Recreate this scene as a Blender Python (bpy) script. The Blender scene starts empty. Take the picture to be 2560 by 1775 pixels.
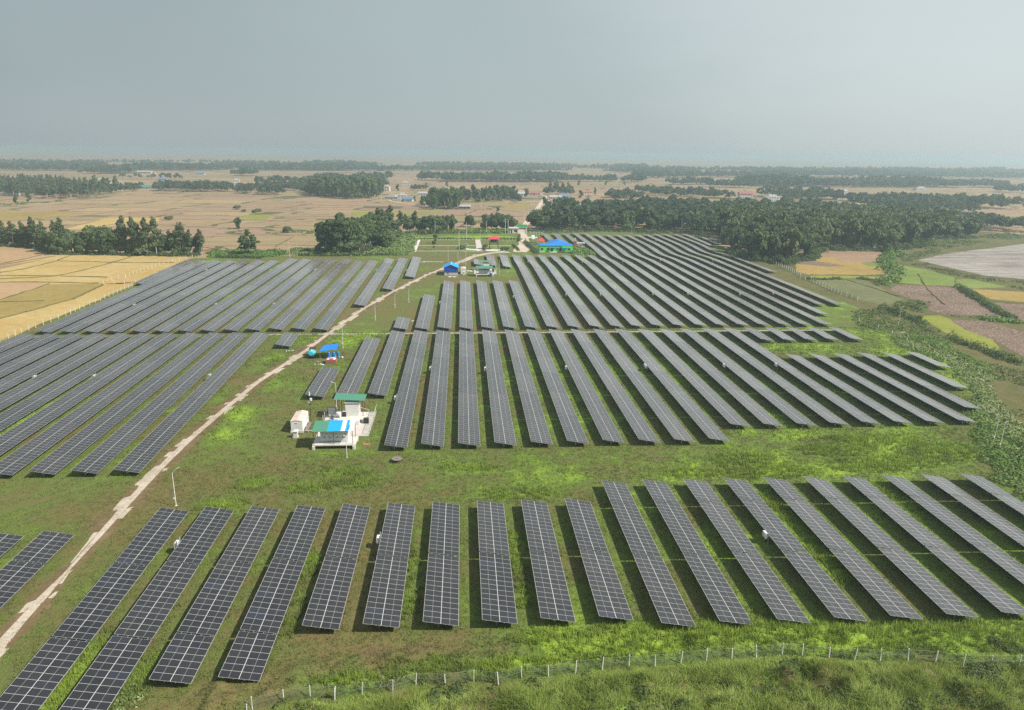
import bpy, bmesh, math, random
import numpy as np
from mathutils import Vector, Matrix

R = math.radians
scene = bpy.context.scene
COL = scene.collection

# ------------------------------------------------------------------ camera
CAM_H, CAM_F = 58.93, 1796.2088                 # metres above the plain, focal length in pixels of a 2560 wide picture
PITCH, YAW, ROLL = R(15.797129), R(4.0002669), R(0.697646)
_fwd = Vector((math.sin(YAW)*math.cos(PITCH), math.cos(YAW)*math.cos(PITCH), -math.sin(PITCH)))
_rt = Vector((math.cos(YAW), -math.sin(YAW), 0))
_dn = _fwd.cross(_rt)
_xr = _rt*math.cos(ROLL) + _dn*(-math.sin(ROLL))
_yr = _rt*math.sin(ROLL) + _dn*math.cos(ROLL)
cam_data = bpy.data.cameras.new('camera')
cam = bpy.data.objects.new('camera', cam_data)
COL.objects.link(cam)
scene.camera = cam
cam_data.sensor_fit = 'HORIZONTAL'
cam_data.sensor_width = 36.0
cam_data.lens = 36.0*CAM_F/2560.0
cam_data.clip_start = 0.5
cam_data.clip_end = 60000
_m = Matrix((_xr, -_yr, -_fwd)).transposed()
cam.matrix_world = Matrix.Translation((0, 0, CAM_H)) @ _m.to_4x4()

# ------------------------------------------------------------------ light
SUN_EL = R(44.5)
SUN_DIR = Vector((0.93, -0.37, 0)).normalized()*math.cos(SUN_EL) + Vector((0, 0, math.sin(SUN_EL)))
world = bpy.data.worlds.new('World')
scene.world = world
world.use_nodes = True
wt = world.node_tree
wt.nodes.clear()
w_out = wt.nodes.new('ShaderNodeOutputWorld')
w_bg = wt.nodes.new('ShaderNodeBackground')
w_sky = wt.nodes.new('ShaderNodeTexSky')
w_sky.sky_type = 'NISHITA'
w_sky.sun_disc = False
w_sky.sun_elevation = SUN_EL
w_sky.sun_rotation = -math.atan2(SUN_DIR.x, SUN_DIR.y)
w_sky.altitude = 50
w_sky.air_density = 1.0
w_sky.dust_density = 1.0
w_sky.ozone_density = 1.0
# thick haze over the Nishita sky: pale towards the sunny side, greyer away from it
EXPOSURE = 0.45
W_STR = 0.1
w_tc = wt.nodes.new('ShaderNodeTexCoord')
w_dot = wt.nodes.new('ShaderNodeVectorMath'); w_dot.operation = 'DOT_PRODUCT'
wt.links.new(w_tc.outputs['Generated'], w_dot.inputs[0])
w_dot.inputs[1].default_value = (math.sin(R(75))*math.cos(R(35)), math.cos(R(75))*math.cos(R(35)), math.sin(R(35)))
w_ma = wt.nodes.new('ShaderNodeMath'); w_ma.operation = 'MULTIPLY_ADD'
wt.links.new(w_dot.outputs['Value'], w_ma.inputs[0]); w_ma.inputs[1].default_value = .5; w_ma.inputs[2].default_value = .5
w_rp = wt.nodes.new('ShaderNodeValToRGB')
wt.links.new(w_ma.outputs[0], w_rp.inputs[0])
w_rp.color_ramp.interpolation = 'EASE'
for i, (p, c) in enumerate(((.30, (.22, .29, .32)), (.46, (.335, .408, .426)), (.66, (.41, .492, .504)), (.86, (.635, .71, .71)), (.95, (.93, .98, .97)))):
    e = w_rp.color_ramp.elements[i] if i < 2 else w_rp.color_ramp.elements.new(p)
    e.position = p; e.color = tuple(v for v in c)+(1,)
w_nz = wt.nodes.new('ShaderNodeTexNoise'); w_nz.inputs['Scale'].default_value = 2.2; w_nz.inputs['Detail'].default_value = 4; w_nz.inputs['Roughness'].default_value = .55
w_mp = wt.nodes.new('ShaderNodeMapping'); w_mp.inputs['Scale'].default_value = (1, 1, 4.5)
wt.links.new(w_tc.outputs['Generated'], w_mp.inputs[0]); wt.links.new(w_mp.outputs[0], w_nz.inputs['Vector'])
w_jt = wt.nodes.new('ShaderNodeMath'); w_jt.operation = 'MULTIPLY_ADD'                 # faint uneven veils in the haze
wt.links.new(w_nz.outputs['Fac'], w_jt.inputs[0]); w_jt.inputs[1].default_value = .09; w_jt.inputs[2].default_value = -.045
w_ad = wt.nodes.new('ShaderNodeMath'); w_ad.operation = 'ADD'
wt.links.new(w_ma.outputs[0], w_ad.inputs[0]); wt.links.new(w_jt.outputs[0], w_ad.inputs[1]); wt.links.new(w_ad.outputs[0], w_rp.inputs[0])
w_sc = wt.nodes.new('ShaderNodeVectorMath'); w_sc.operation = 'SCALE'
wt.links.new(w_rp.outputs[0], w_sc.inputs[0]); w_sc.inputs['Scale'].default_value = 2**-EXPOSURE/W_STR
w_hs = wt.nodes.new('ShaderNodeHueSaturation')
w_hs.inputs['Saturation'].default_value = 0.55
wt.links.new(w_sky.outputs[0], w_hs.inputs['Color'])
w_mx = wt.nodes.new('ShaderNodeMix'); w_mx.data_type = 'RGBA'
w_sp = wt.nodes.new('ShaderNodeSeparateXYZ'); wt.links.new(w_tc.outputs['Generated'], w_sp.inputs[0])
w_el = wt.nodes.new('ShaderNodeMapRange'); w_el.interpolation_type = 'SMOOTHSTEP'      # the haze thins out towards the zenith
wt.links.new(w_sp.outputs['Z'], w_el.inputs['Value'])
for k_, v_ in (('From Min', .32), ('From Max', .75), ('To Min', .9), ('To Max', .15)): w_el.inputs[k_].default_value = v_
wt.links.new(w_el.outputs['Result'], w_mx.inputs[0])
wt.links.new(w_hs.outputs[0], w_mx.inputs[6])
wt.links.new(w_sc.outputs[0], w_mx.inputs[7])
w_hz = wt.nodes.new('ShaderNodeMapRange'); w_hz.interpolation_type = 'SMOOTHERSTEP'
wt.links.new(w_sp.outputs['Z'], w_hz.inputs['Value'])
for k_, v_ in (('From Min', 0.0), ('From Max', .13), ('To Min', .55), ('To Max', 0.0)): w_hz.inputs[k_].default_value = v_
w_h2 = wt.nodes.new('ShaderNodeMix'); w_h2.data_type = 'RGBA'
wt.links.new(w_hz.outputs['Result'], w_h2.inputs[0]); wt.links.new(w_mx.outputs[2], w_h2.inputs[6])
w_lg = wt.nodes.new('ShaderNodeMix'); w_lg.data_type = 'RGBA'; w_lg.inputs[0].default_value = .5
wt.links.new(w_sc.outputs[0], w_lg.inputs[6]); w_lg.inputs[7].default_value = tuple(v*2**-EXPOSURE/W_STR for v in (.50, .545, .545))+(1,)
wt.links.new(w_lg.outputs[2], w_h2.inputs[7])
wt.links.new(w_h2.outputs[2], w_bg.inputs['Color'])
w_bg.inputs['Strength'].default_value = W_STR
wt.links.new(w_bg.outputs[0], w_out.inputs['Surface'])
sun_data = bpy.data.lights.new('sun', 'SUN')
sun = bpy.data.objects.new('sun', sun_data)
COL.objects.link(sun)
sun.rotation_euler = SUN_DIR.to_track_quat('Z', 'Y').to_euler()
sun.location = (60, -40, 120)
sun_data.energy = 5.0
sun_data.angle = R(1.0)
sun_data.color = (1.0, 0.93, 0.82)
scene.view_settings.view_transform = 'Standard'
scene.view_settings.look = 'None'
scene.view_settings.exposure = EXPOSURE
scene.view_settings.gamma = 1.0
scene.cycles.use_denoising = False
scene.cycles.max_bounces = 6
scene.cycles.volume_bounces = 1
scene.cycles.transparent_max_bounces = 8

# ------------------------------------------------------------------ helpers
def at(u, v, z=0.0):
    """ground point (at height z) seen at pixel u, v of the 2560 wide photograph"""
    a, b = u-1280, v-887.5
    d = _xr*(a/CAM_F) + _yr*(b/CAM_F) + _fwd
    t = (z-CAM_H)/d.z
    return (d.x*t, d.y*t)
ZR = {1: (0, 380, .37359), 2: (760, 380, .37359), 3: (1600, 380, .41703), 4: (0, 600, .37587), 5: (760, 600, .37587),
      6: (1600, 600, .41703), 7: (0, 1175, .37587), 8: (760, 1175, .37587), 9: (1600, 1175, .41703),
      0: (0, 0, 1.112), 10: (0, 520, .23458), 11: (2000, 560, .24326), 12: (700, 840, .20046), 13: (2100, 820, .28822)}
def zp(r, x, y, z=0.0):
    a, b, s = ZR[r]
    return at(a+x*s, b+y*s, z)
def gh(x, y):
    """height of the ground: flat plain with one shallow swale crossing the back array"""
    x = np.asarray(x, float); y = np.asarray(y, float)
    m = np.clip((x-8)/20, 0, 1)*np.clip((230-x)/40, 0, 1)
    return -1.05*np.exp(-((y-(400+.33*(x-28)))/20)**2)*m

def link(o, parent=None):
    COL.objects.link(o)
    if parent is not None:
        o.parent = parent
    return o
def tag(o, label=None, cat=None, group=None, kind=None):
    if label: o['label'] = label
    if cat: o['category'] = cat
    if group: o['group'] = group
    if kind: o['kind'] = kind
    return o
def empty(name, loc, rz=0.0):
    o = bpy.data.objects.new(name, None)
    o.empty_display_size = 0.3
    o.location = loc
    o.rotation_euler = (0, 0, rz)
    return link(o)
def copy_tree(o, parent=None):
    c = o.copy()
    link(c, parent)
    for ch in list(o.children):
        copy_tree(ch, c)
    return c

def np_mesh(name, V, F, mats, attrs=None, mi=None, smooth=False):
    """mesh datablock out of numpy arrays; all faces have the same number of corners"""
    V = np.ascontiguousarray(V, dtype=np.float32); F = np.ascontiguousarray(F, dtype=np.int32)
    me = bpy.data.meshes.new(name)
    me.vertices.add(len(V)); me.vertices.foreach_set('co', V.ravel())
    k = F.shape[1]
    me.loops.add(F.size); me.loops.foreach_set('vertex_index', F.ravel())
    me.polygons.add(len(F))
    me.polygons.foreach_set('loop_start', np.arange(0, F.size, k, dtype=np.int32))
    me.polygons.foreach_set('loop_total', np.full(len(F), k, dtype=np.int32))
    if mi is not None:
        me.polygons.foreach_set('material_index', np.asarray(mi, dtype=np.int32))
    if smooth:
        me.polygons.foreach_set('use_smooth', np.ones(len(F), dtype=bool))
    for m in (mats if isinstance(mats, (list, tuple)) else [mats]):
        me.materials.append(m)
    for an, arr in (attrs or {}).items():
        a = me.attributes.new(an, 'FLOAT', 'POINT')
        a.data.foreach_set('value', np.ascontiguousarray(arr, dtype=np.float32))
    me.update(calc_edges=True)
    me.validate()
    return me

class MB:
    """collects simple solids and builds them as ONE mesh"""
    def __init__(s): s.v = []; s.f = []; s.m = []
    def add(s, vs, fs, m=0):
        b = len(s.v); s.v += [tuple(q) for q in vs]
        for f in fs: s.f.append([b+i for i in f]); s.m.append(m)
        return s
    def box(s, x0, x1, y0, y1, z0, z1, m=0, M=None):
        vs = [(x, y, z) for z in (z0, z1) for y in (y0, y1) for x in (x0, x1)]
        if M is not None: vs = [tuple(M @ Vector(q)) for q in vs]
        return s.add(vs, [(0, 2, 3, 1), (4, 5, 7, 6), (0, 1, 5, 4), (2, 6, 7, 3), (0, 4, 6, 2), (1, 3, 7, 5)], m)
    def hexa(s, lo, hi, m=0):
        return s.add(list(lo)+list(hi), [(3, 2, 1, 0), (4, 5, 6, 7), (0, 1, 5, 4), (1, 2, 6, 5), (2, 3, 7, 6), (3, 0, 4, 7)], m)
    def tube(s, a, b, r0, r1=None, n=8, m=0, caps=True):
        r1 = r0 if r1 is None else r1
        a = Vector(a); b = Vector(b); d = (b-a).normalized()
        u = d.orthogonal().normalized(); w = d.cross(u)
        vs = []
        for p, r in ((a, r0), (b, r1)):
            for i in range(n):
                t = 2*math.pi*i/n
                vs.append(tuple(p+(u*math.cos(t)+w*math.sin(t))*r))
        fs = [(i, (i+1) % n, n+(i+1) % n, n+i) for i in range(n)]
        if caps: fs += [tuple(range(n-1, -1, -1)), tuple(range(n, 2*n))]
        return s.add(vs, fs, m)
    def bar(s, a, b, w, h=None, m=0):
        """square bar from a to b"""
        h = w if h is None else h
        a = Vector(a); b = Vector(b); d = (b-a).normalized()
        up = Vector((0, 0, 1)) if abs(d.z) < .95 else Vector((0, 1, 0))
        u = d.cross(up).normalized()*(w/2); k = u.cross(d).normalized()*(h/2)
        return s.hexa([a-u-k, a+u-k, a+u+k, a-u+k], [b-u-k, b+u-k, b+u+k, b-u+k], m)
    def lathe(s, prof, c=(0, 0, 0), n=16, m=0):
        vs = []; fs = []
        for r, z in prof:
            for i in range(n):
                t = 2*math.pi*i/n
                vs.append((c[0]+r*math.cos(t), c[1]+r*math.sin(t), c[2]+z))
        for k in range(len(prof)-1):
            for i in range(n):
                fs.append((k*n+i, k*n+(i+1) % n, (k+1)*n+(i+1) % n, (k+1)*n+i))
        fs.append(tuple(range(n-1, -1, -1))); fs.append(tuple(range((len(prof)-1)*n, len(prof)*n)))
        return s.add(vs, fs, m)
    def mesh(s, name, mats):
        me = bpy.data.meshes.new(name)
        me.from_pydata(s.v, [], s.f)
        for mm in (mats if isinstance(mats, (list, tuple)) else [mats]): me.materials.append(mm)
        me.polygons.foreach_set('material_index', s.m)
        me.update(); return me
    def build(s, name, mats, parent=None, bevel=0.0):
        o = link(bpy.data.objects.new(name, s.mesh(name, mats)), parent)
        if bevel:
            b = o.modifiers.new('bevel', 'BEVEL'); b.width = bevel; b.segments = 2; b.limit_method = 'ANGLE'
        return o

def corrugated(mb, p00, p10, p11, p01, pitch=.25, amp=.03, thick=.03, m=0, mfun=None):
    """corrugated sheet: ridges run from edge p00-p10 to edge p01-p11; mfun gives the material along 0..1"""
    p00, p10, p11, p01 = map(Vector, (p00, p10, p11, p01))
    n = max(4, int((p10-p00).length/pitch)*2)
    nor = (p10-p00).cross(p01-p00).normalized()
    for i in range(n):
        t0, t1 = i/n, (i+1)/n
        o0 = nor*(amp if i % 2 else 0); o1 = nor*(amp if (i+1) % 2 else 0)
        a, b = p00.lerp(p10, t0)+o0, p00.lerp(p10, t1)+o1
        d, c = p01.lerp(p11, t0)+o0, p01.lerp(p11, t1)+o1
        k = nor*thick
        mm = mfun((t0+t1)/2) if mfun else m
        mb.add([a, b, c, d, a-k, b-k, c-k, d-k], [(0, 1, 2, 3), (7, 6, 5, 4), (0, 4, 5, 1), (2, 6, 7, 3)], mm)

# ------------------------------------------------------------------ materials
MAT = {}
class NT:
    def __init__(s, name):
        s.m = bpy.data.materials.new(name); s.m.use_nodes = True
        s.t = s.m.node_tree; s.b = s.t.nodes['Principled BSDF']; MAT[name] = s.m
    def n(s, typ, props=None, **ins):
        nd = s.t.nodes.new(typ)
        for k, v in (props or {}).items(): setattr(nd, k, v)
        for k, v in ins.items():
            key = int(k[1:]) if k[0] == 'i' and k[1:].isdigit() else k.replace('_', ' ')
            s.put(nd.inputs[key], v)
        return nd
    def put(s, sock, v):
        if isinstance(v, bpy.types.Node): s.t.links.new(v.outputs[0], sock)
        elif isinstance(v, bpy.types.NodeSocket): s.t.links.new(v, sock)
        else: sock.default_value = v
    def math(s, op, a, b=0.0, c=0.0, clamp=False):
        nd = s.n('ShaderNodeMath', {'operation': op, 'use_clamp': clamp}, i0=a, i1=b)
        if op in ('MULTIPLY_ADD', 'SMOOTH_MIN', 'COMPARE'): s.put(nd.inputs[2], c)
        return nd
    def mix(s, f, a, b, blend='MIX'):
        nd = s.n('ShaderNodeMix', {'data_type': 'RGBA', 'blend_type': blend})
        s.put(nd.inputs[0], f); s.put(nd.inputs[6], a); s.put(nd.inputs[7], b)
        return nd.outputs[2]
    def ramp(s, f, stops):
        nd = s.n('ShaderNodeValToRGB'); s.put(nd.inputs[0], f)
        el = nd.color_ramp.elements
        while len(el) < len(stops): el.new(.5)
        for e, (p, c) in zip(el, stops):
            e.position = p; e.color = c if len(c) == 4 else (*c, 1)
        return nd.outputs[0]
    def noise(s, vec, scale, detail=4, rough=.55, dist=0.0):
        nd = s.n('ShaderNodeTexNoise', None, Scale=scale, Detail=detail, Roughness=rough, Distortion=dist)
        if vec is not None: s.put(nd.inputs['Vector'], vec)
        return nd.outputs['Fac']
    def pos(s): return s.n('ShaderNodeNewGeometry').outputs['Position']
    def obj(s): return s.n('ShaderNodeTexCoord').outputs['Object']
    def attr(s, name): return s.n('ShaderNodeAttribute', {'attribute_name': name}).outputs['Fac']
    def out(s, col=None, rough=None, spec=None, metal=None, bump=None, bs=.3, bd=.1, **kw):
        if col is not None: s.put(s.b.inputs['Base Color'], col if not isinstance(col, tuple) else (*col[:3], 1))
        if rough is not None: s.put(s.b.inputs['Roughness'], rough)
        if spec is not None: s.put(s.b.inputs['Specular IOR Level'], spec)
        if metal is not None: s.put(s.b.inputs['Metallic'], metal)
        if bump is not None:
            bn = s.n('ShaderNodeBump', None, Strength=bs, Distance=bd, Height=bump)
            s.t.links.new(bn.outputs[0], s.b.inputs['Normal'])
        for k, v in kw.items(): s.put(s.b.inputs[k.replace('_', ' ')], v)
        return s.m
C4 = lambda c: (*c, 1)
def paint(name, col, rough=.5, metal=0.0, var=.18, scale=1.2, spec=.4, dirt=None):
    """painted or cast surface with broad wear and fine grain"""
    t = NT(name); p = t.obj()
    a = t.noise(p, scale, 5, .6); b = t.noise(p, scale*9, 3, .6)
    f = t.math('ADD', t.math('MULTIPLY', a, .7), t.math('MULTIPLY', b, .3))
    d = dirt or tuple(c*.55 for c in col)
    lo = tuple(c*(1-var) + dd*var for c, dd in zip(col, d))
    c = t.ramp(f, [(.30, tuple(x*(1-var*.6)+y*var*.6 for x, y in zip(lo, d))), (.5, col), (.75, tuple(min(1, x*(1+var*.3)) for x in col))])
    return t.out(c, t.math('ADD', rough-.08, t.math('MULTIPLY', b, .16)), spec, metal, f, .15, .01)

# solar glass: frames, centre joint, half-cell gaps and a slightly different tone per module
def make_panel():
    t = NT('solar_glass')
    uv = t.n('ShaderNodeUVMap', {'uv_map': 'uv'})
    sp = t.n('ShaderNodeSeparateXYZ', None, i0=uv.outputs[0])
    u, v = sp.outputs[0], sp.outputs[1]
    def near(x, c, w): return t.math('LESS_THAN', t.math('ABSOLUTE', t.math('SUBTRACT', x, c)), w)
    fv = t.math('FRACT', v)
    dv = t.math('SUBTRACT', .5, t.math('ABSOLUTE', t.math('SUBTRACT', fv, .5)))
    line = t.math('LESS_THAN', dv, .017)
    line = t.math('MAXIMUM', line, near(u, 2.0, .030))
    line = t.math('MAXIMUM', line, t.math('MAXIMUM', t.math('LESS_THAN', u, .028), t.math('GREATER_THAN', u, 3.972)))
    half = t.math('MAXIMUM', near(u, 1.0, .012), near(u, 3.0, .012))
    # cell columns and rows inside a module
    cu = t.math('FRACT', t.math('MULTIPLY', u, 12.0)); cv = t.math('FRACT', t.math('MULTIPLY', v, 6.0))
    cell = t.math('MAXIMUM', t.math('LESS_THAN', cu, .09), t.math('LESS_THAN', cv, .055))
    oi = t.n('ShaderNodeObjectInfo')
    cid = t.n('ShaderNodeCombineXYZ', None, i0=t.math('FLOOR', t.math('MULTIPLY', u, .5)), i1=t.math('FLOOR', v), i2=t.math('MULTIPLY', oi.outputs['Random'], 91.7))
    wn = t.n('ShaderNodeTexWhiteNoise', {'noise_dimensions': '3D'}); t.put(wn.inputs['Vector'], cid)
    rnd = wn.outputs['Value']
    base = t.ramp(rnd, [(0, (.006, .0065, .009)), (.5, (.009, .0095, .012)), (.86, (.012, .0125, .015)), (.965, (.013, .014, .019)), (1, (.014, .018, .038))])
    base = t.mix(t.math('MULTIPLY', cell, .25), base, (.07, .075, .085, 1))
    # dust tint, painted paler at flat view angles to stand in for sky sheen
    dust = t.noise(t.pos(), .35, 4, .6)
    gi = t.n('ShaderNodeNewGeometry')
    dt = t.n('ShaderNodeVectorMath', {'operation': 'DOT_PRODUCT'}); t.put(dt.inputs[0], gi.outputs['Incoming']); t.put(dt.inputs[1], gi.outputs['Normal'])
    cosi = t.math('MAXIMUM', t.math('ABSOLUTE', dt.outputs['Value']), .03)
    od = t.math('POWER', t.math('DIVIDE', t.math('MULTIPLY', t.math('MULTIPLY_ADD', dust, .05, .088), t.math('MULTIPLY_ADD', oi.outputs['Random'], .30, .87)), cosi), 2.1)
    dust_sheen = t.math('SUBTRACT', 1.0, t.math('POWER', 2.718, t.math('MULTIPLY', od, -1.0)))
    base = t.mix(dust_sheen, base, (.39, .375, .355, 1))
    base = t.mix(half, base, (.34, .35, .36, 1))
    col = t.mix(line, base, (.50, .50, .50, 1))
    rough = t.math('ADD', t.math('MULTIPLY', line, .3), t.math('ADD', .16, t.math('MULTIPLY', rnd, .06)))
    # every module sits at a very slightly different angle
    ge = t.n('ShaderNodeNewGeometry')
    jit = t.n('ShaderNodeVectorMath', {'operation': 'MULTIPLY_ADD'})
    t.put(jit.inputs[0], wn.outputs['Color']); jit.inputs[1].default_value = (.02, .02, 0); t.put(jit.inputs[2], ge.outputs['Normal'])
    nz = t.n('ShaderNodeVectorMath', {'operation': 'NORMALIZE'}); t.put(nz.inputs[0], jit.outputs[0])
    m = t.out(col, rough, .5, 0, IOR=1.6)
    t.t.links.new(nz.outputs[0], t.b.inputs['Normal'])
    return m
make_panel()
paint('galvanised', (.42, .44, .45), .45, .6, .2, 2.0)
paint('module_back', (.22, .23, .24), .6, 0, .15, 1.0)
paint('white_paint', (.66, .66, .64), .45, 0, .25, .8, .4, (.45, .40, .33))
paint('white_metal', (.68, .68, .68), .35, 0, .15, .8, .5, (.5, .46, .4))
paint('light_grey', (.55, .57, .58), .5, 0, .2, .8)
paint('concrete', (.60, .57, .53), .9, 0, .35, .9, .2, (.25, .23, .20))
paint('old_concrete', (.52, .48, .44), .9, 0, .4, .5, .2, (.20, .19, .15))
paint('pale_render', (.58, .55, .50), .85, 0, .3, .6, .2, (.35, .31, .26))
paint('green_roof', (.070, .235, .155), .5, 0, .3, .5, .4, (.10, .16, .12))
paint('blue_sheet', (.012, .26, .80), .45, 0, .15, .5, .4)
paint('sky_blue_sheet', (.012, .33, .80), .45, 0, .15, .5, .4)
paint('navy_sheet', (.010, .065, .40), .45, 0, .2, .5, .4)
paint('blue_tarp', (.010, .20, .68), .5, 0, .2, .8, .3)
paint('blue_roof', (.020, .20, .60), .5, 0, .25, .4, .35)
paint('blue_plastic', (.010, .17, .40), .35, 0, .15, 1.0, .5)
paint('cyan_plastic', (.03, .55, .72), .35, 0, .15, 1.0, .5)
paint('dark_steel', (.045, .045, .048), .5, .3, .3, 2.0)
paint('rust_steel', (.16, .075, .045), .8, .1, .4, 2.0)
paint('rusty_white', (.62, .50, .45), .65, 0, .6, .7, .3, (.36, .15, .09))
paint('brick', (.30, .14, .10), .9, 0, .35, 1.5, .15)
paint('red_roof', (.70, .055, .11), .5, 0, .2, .4, .3)
paint('brick_roof', (.42, .12, .08), .7, 0, .3, .4, .2)
paint('lime_wall', (.12, .68, .09), .75, 0, .15, .4, .2)
paint('glass_dark', (.02, .025, .03), .12, 0, .1, 1.0, .5)
paint('sign_green', (.02, .38, .14), .5, 0, .1, 1.0)
paint('rubber', (.02, .02, .02), .8, 0, .1, 1.0, .2)
paint('wood_dark', (.10, .075, .05), .85, 0, .3, 2.0, .1)
paint('wood_grey', (.20, .18, .16), .85, 0, .3, 2.0, .1)
paint('grey_sheet', (.40, .41, .42), .5, .1, .3, .5, .3, (.26, .20, .16))
paint('pinkish', (.65, .20, .20), .6, 0, .2, 1.0)
paint('bark', (.17, .14, .11), .9, 0, .35, 1.5, .1)
paint('pale_bark', (.42, .39, .33), .85, 0, .35, 1.2, .1)

def make_netting():
    t = NT('netting'); p = t.pos()
    g = t.noise(p, 2.0, 3)
    m = t.out(t.ramp(g, [(.3, (.10, .16, .09)), (.7, (.16, .22, .14))]), .8, .1)
    tr = t.n('ShaderNodeBsdfTransparent'); ms = t.n('ShaderNodeMixShader')
    ms.inputs[0].default_value = .13
    o = t.t.nodes['Material Output']
    t.t.links.new(tr.outputs[0], ms.inputs[1]); t.t.links.new(t.b.outputs[0], ms.inputs[2]); t.t.links.new(ms.outputs[0], o.inputs[0])
make_netting()

def leaf(name, stops, trans=.28, up=0.0):
    t = NT(name)
    tone = t.attr('tone')
    oi = t.n('ShaderNodeObjectInfo')
    f = t.math('ADD', t.math('MULTIPLY', tone, .68), t.math('MULTIPLY_ADD', oi.outputs['Random'], .50, -.09), clamp=True)
    c = t.ramp(f, stops)
    m = t.out(c, .75, .15)
    if up:          # soft blades and leaves catch the light like the cover they belong to
        ge = t.n('ShaderNodeNewGeometry'); va = t.n('ShaderNodeVectorMath', {'operation': 'ADD'}); t.put(va.inputs[0], ge.outputs['Normal']); va.inputs[1].default_value = (0, 0, up)
        vn = t.n('ShaderNodeVectorMath', {'operation': 'NORMALIZE'}); t.put(vn.inputs[0], va.outputs[0]); t.t.links.new(vn.outputs[0], t.b.inputs['Normal'])
    tl = t.n('ShaderNodeBsdfTranslucent', None, Color=t.mix(.5, c, (.20, .26, .05, 1))); ms = t.n('ShaderNodeMixShader', None, Fac=trans)
    t.t.links.new(t.b.outputs[0], ms.inputs[1]); t.t.links.new(tl.outputs[0], ms.inputs[2]); t.t.links.new(ms.outputs[0], t.t.nodes['Material Output'].inputs[0])
    return m
leaf('leaf_broad', [(0, (.042, .072, .028)), (.4, (.080, .125, .048)), (.75, (.125, .170, .070)), (1, (.180, .215, .105))])
leaf('leaf_slender', [(0, (.060, .088, .042)), (.5, (.105, .138, .066)), (1, (.165, .188, .105))])
leaf('leaf_bamboo', [(0, (.060, .092, .040)), (.5, (.118, .158, .070)), (1, (.190, .215, .112))])
leaf('leaf_shrub', [(0, (.060, .088, .036)), (.5, (.100, .142, .050)), (1, (.165, .215, .085))], .28, .7)
leaf('leaf_creeper', [(0, (.050, .110, .024)), (.45, (.100, .19, .040)), (.8, (.18, .265, .080)), (1, (.31, .36, .17))], .28, .8)
leaf('leaf_distant', [(0, (.042, .064, .038)), (.5, (.075, .102, .058)), (1, (.120, .145, .090))])
leaf('grass_blade', [(0, (.125, .092, .042)), (.20, (.150, .130, .050)), (.42, (.138, .148, .046)), (.66, (.130, .180, .040)), (.85, (.195, .285, .038)), (1, (.29, .40, .052))], .22, 1.3)
leaf('wild_blade', [(0, (.42, .33, .20)), (.20, (.33, .27, .125)), (.40, (.235, .255, .075)), (.70, (.215, .315, .055)), (1, (.38, .45, .13))], .3, 1.2)
paint('house_white', (.48, .48, .46), .8, 0, .35, .4, .2, (.28, .25, .21))
paint('muted_red', (.36, .13, .11), .7, 0, .3, .4, .2)
paint('muted_blue', (.10, .22, .40), .6, 0, .3, .4, .2)
# ------------------------------------------------------------------ noise and masks on the plain
def vnoise(x, y, scale, seed):
    rs = np.random.RandomState(seed); g = rs.rand(128, 128)
    x = np.asarray(x, float)/scale+1000.3; y = np.asarray(y, float)/scale+1000.7
    i = np.floor(x).astype(int); j = np.floor(y).astype(int)
    fx = x-i; fy = y-j; fx = fx*fx*(3-2*fx); fy = fy*fy*(3-2*fy)
    a = g[i % 128, j % 128]; b = g[(i+1) % 128, j % 128]; c = g[i % 128, (j+1) % 128]; d = g[(i+1) % 128, (j+1) % 128]
    return (a*(1-fx)+b*fx)*(1-fy)+(c*(1-fx)+d*fx)*fy
def inside(poly, x, y):
    x = np.asarray(x, float); y = np.asarray(y, float); r = np.zeros(x.shape, bool)
    n = len(poly)
    for i in range(n):
        x0, y0 = poly[i]; x1, y1 = poly[(i+1) % n]
        if y0 == y1: continue
        c = ((y0 > y) != (y1 > y)) & (x < (x1-x0)*(y-y0)/(y1-y0)+x0)
        r ^= c
    return r
def dist_line(pts, x, y):
    x = np.asarray(x, float); y = np.asarray(y, float); d = np.full(x.shape, 1e9)
    for (x0, y0), (x1, y1) in zip(pts[:-1], pts[1:]):
        L2 = (x1-x0)**2+(y1-y0)**2
        t = np.clip(((x-x0)*(x1-x0)+(y-y0)*(y1-y0))/L2, 0, 1)
        d = np.minimum(d, np.hypot(x-x0-t*(x1-x0), y-y0-t*(y1-y0)))
    return d

# track through the solar farm and on to the village, (x, y, half width)
TRACK = [(-58.6, 40, 1.5), (-57.6, 60, 1.6), (-57.0, 78, 1.6), (-57.2, 89, 1.45), (-57.2, 94.5, .55), (-57.3, 99, .75), (-57.5, 106.5, 1.25), (-57.9, 117.8, 1.6), (-58.0, 130, 1.6), (-57.6, 144, 1.6),
         (-56.0, 163, 1.6), (-54.0, 183, 1.6), (-50.7, 200, 1.6), (-47.6, 216, 1.6), (-44, 241, 1.6), (-38.3, 275, 1.7), (-30, 311, 1.8),
         (-18.9, 350, 1.9), (-10, 376, 2.0), (-1.2, 397, 2.0), (6.5, 420, 2.2), (17, 434.5, 2.4), (29, 439, 3.0)]
ROAD = [(34, 436, 4.0), (37, 450, 5.0), (40.5, 470, 4.2), (42, 494, 3.6), (44, 530, 3.2), (44.2, 561, 2.8), (52.3, 608, 2.6), (60, 660, 2.5), (70, 712, 2.5), (82, 795, 2.6),
        (95.7, 885, 2.8), (108, 960, 2.8), (113, 1006, 3.0), (114, 1060, 3.0), (104, 1120, 3.0), (80, 1180, 3.0)]
TR2 = [(a, b) for a, b, c in TRACK]; RD2 = [(a, b) for a, b, c in ROAD]

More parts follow.
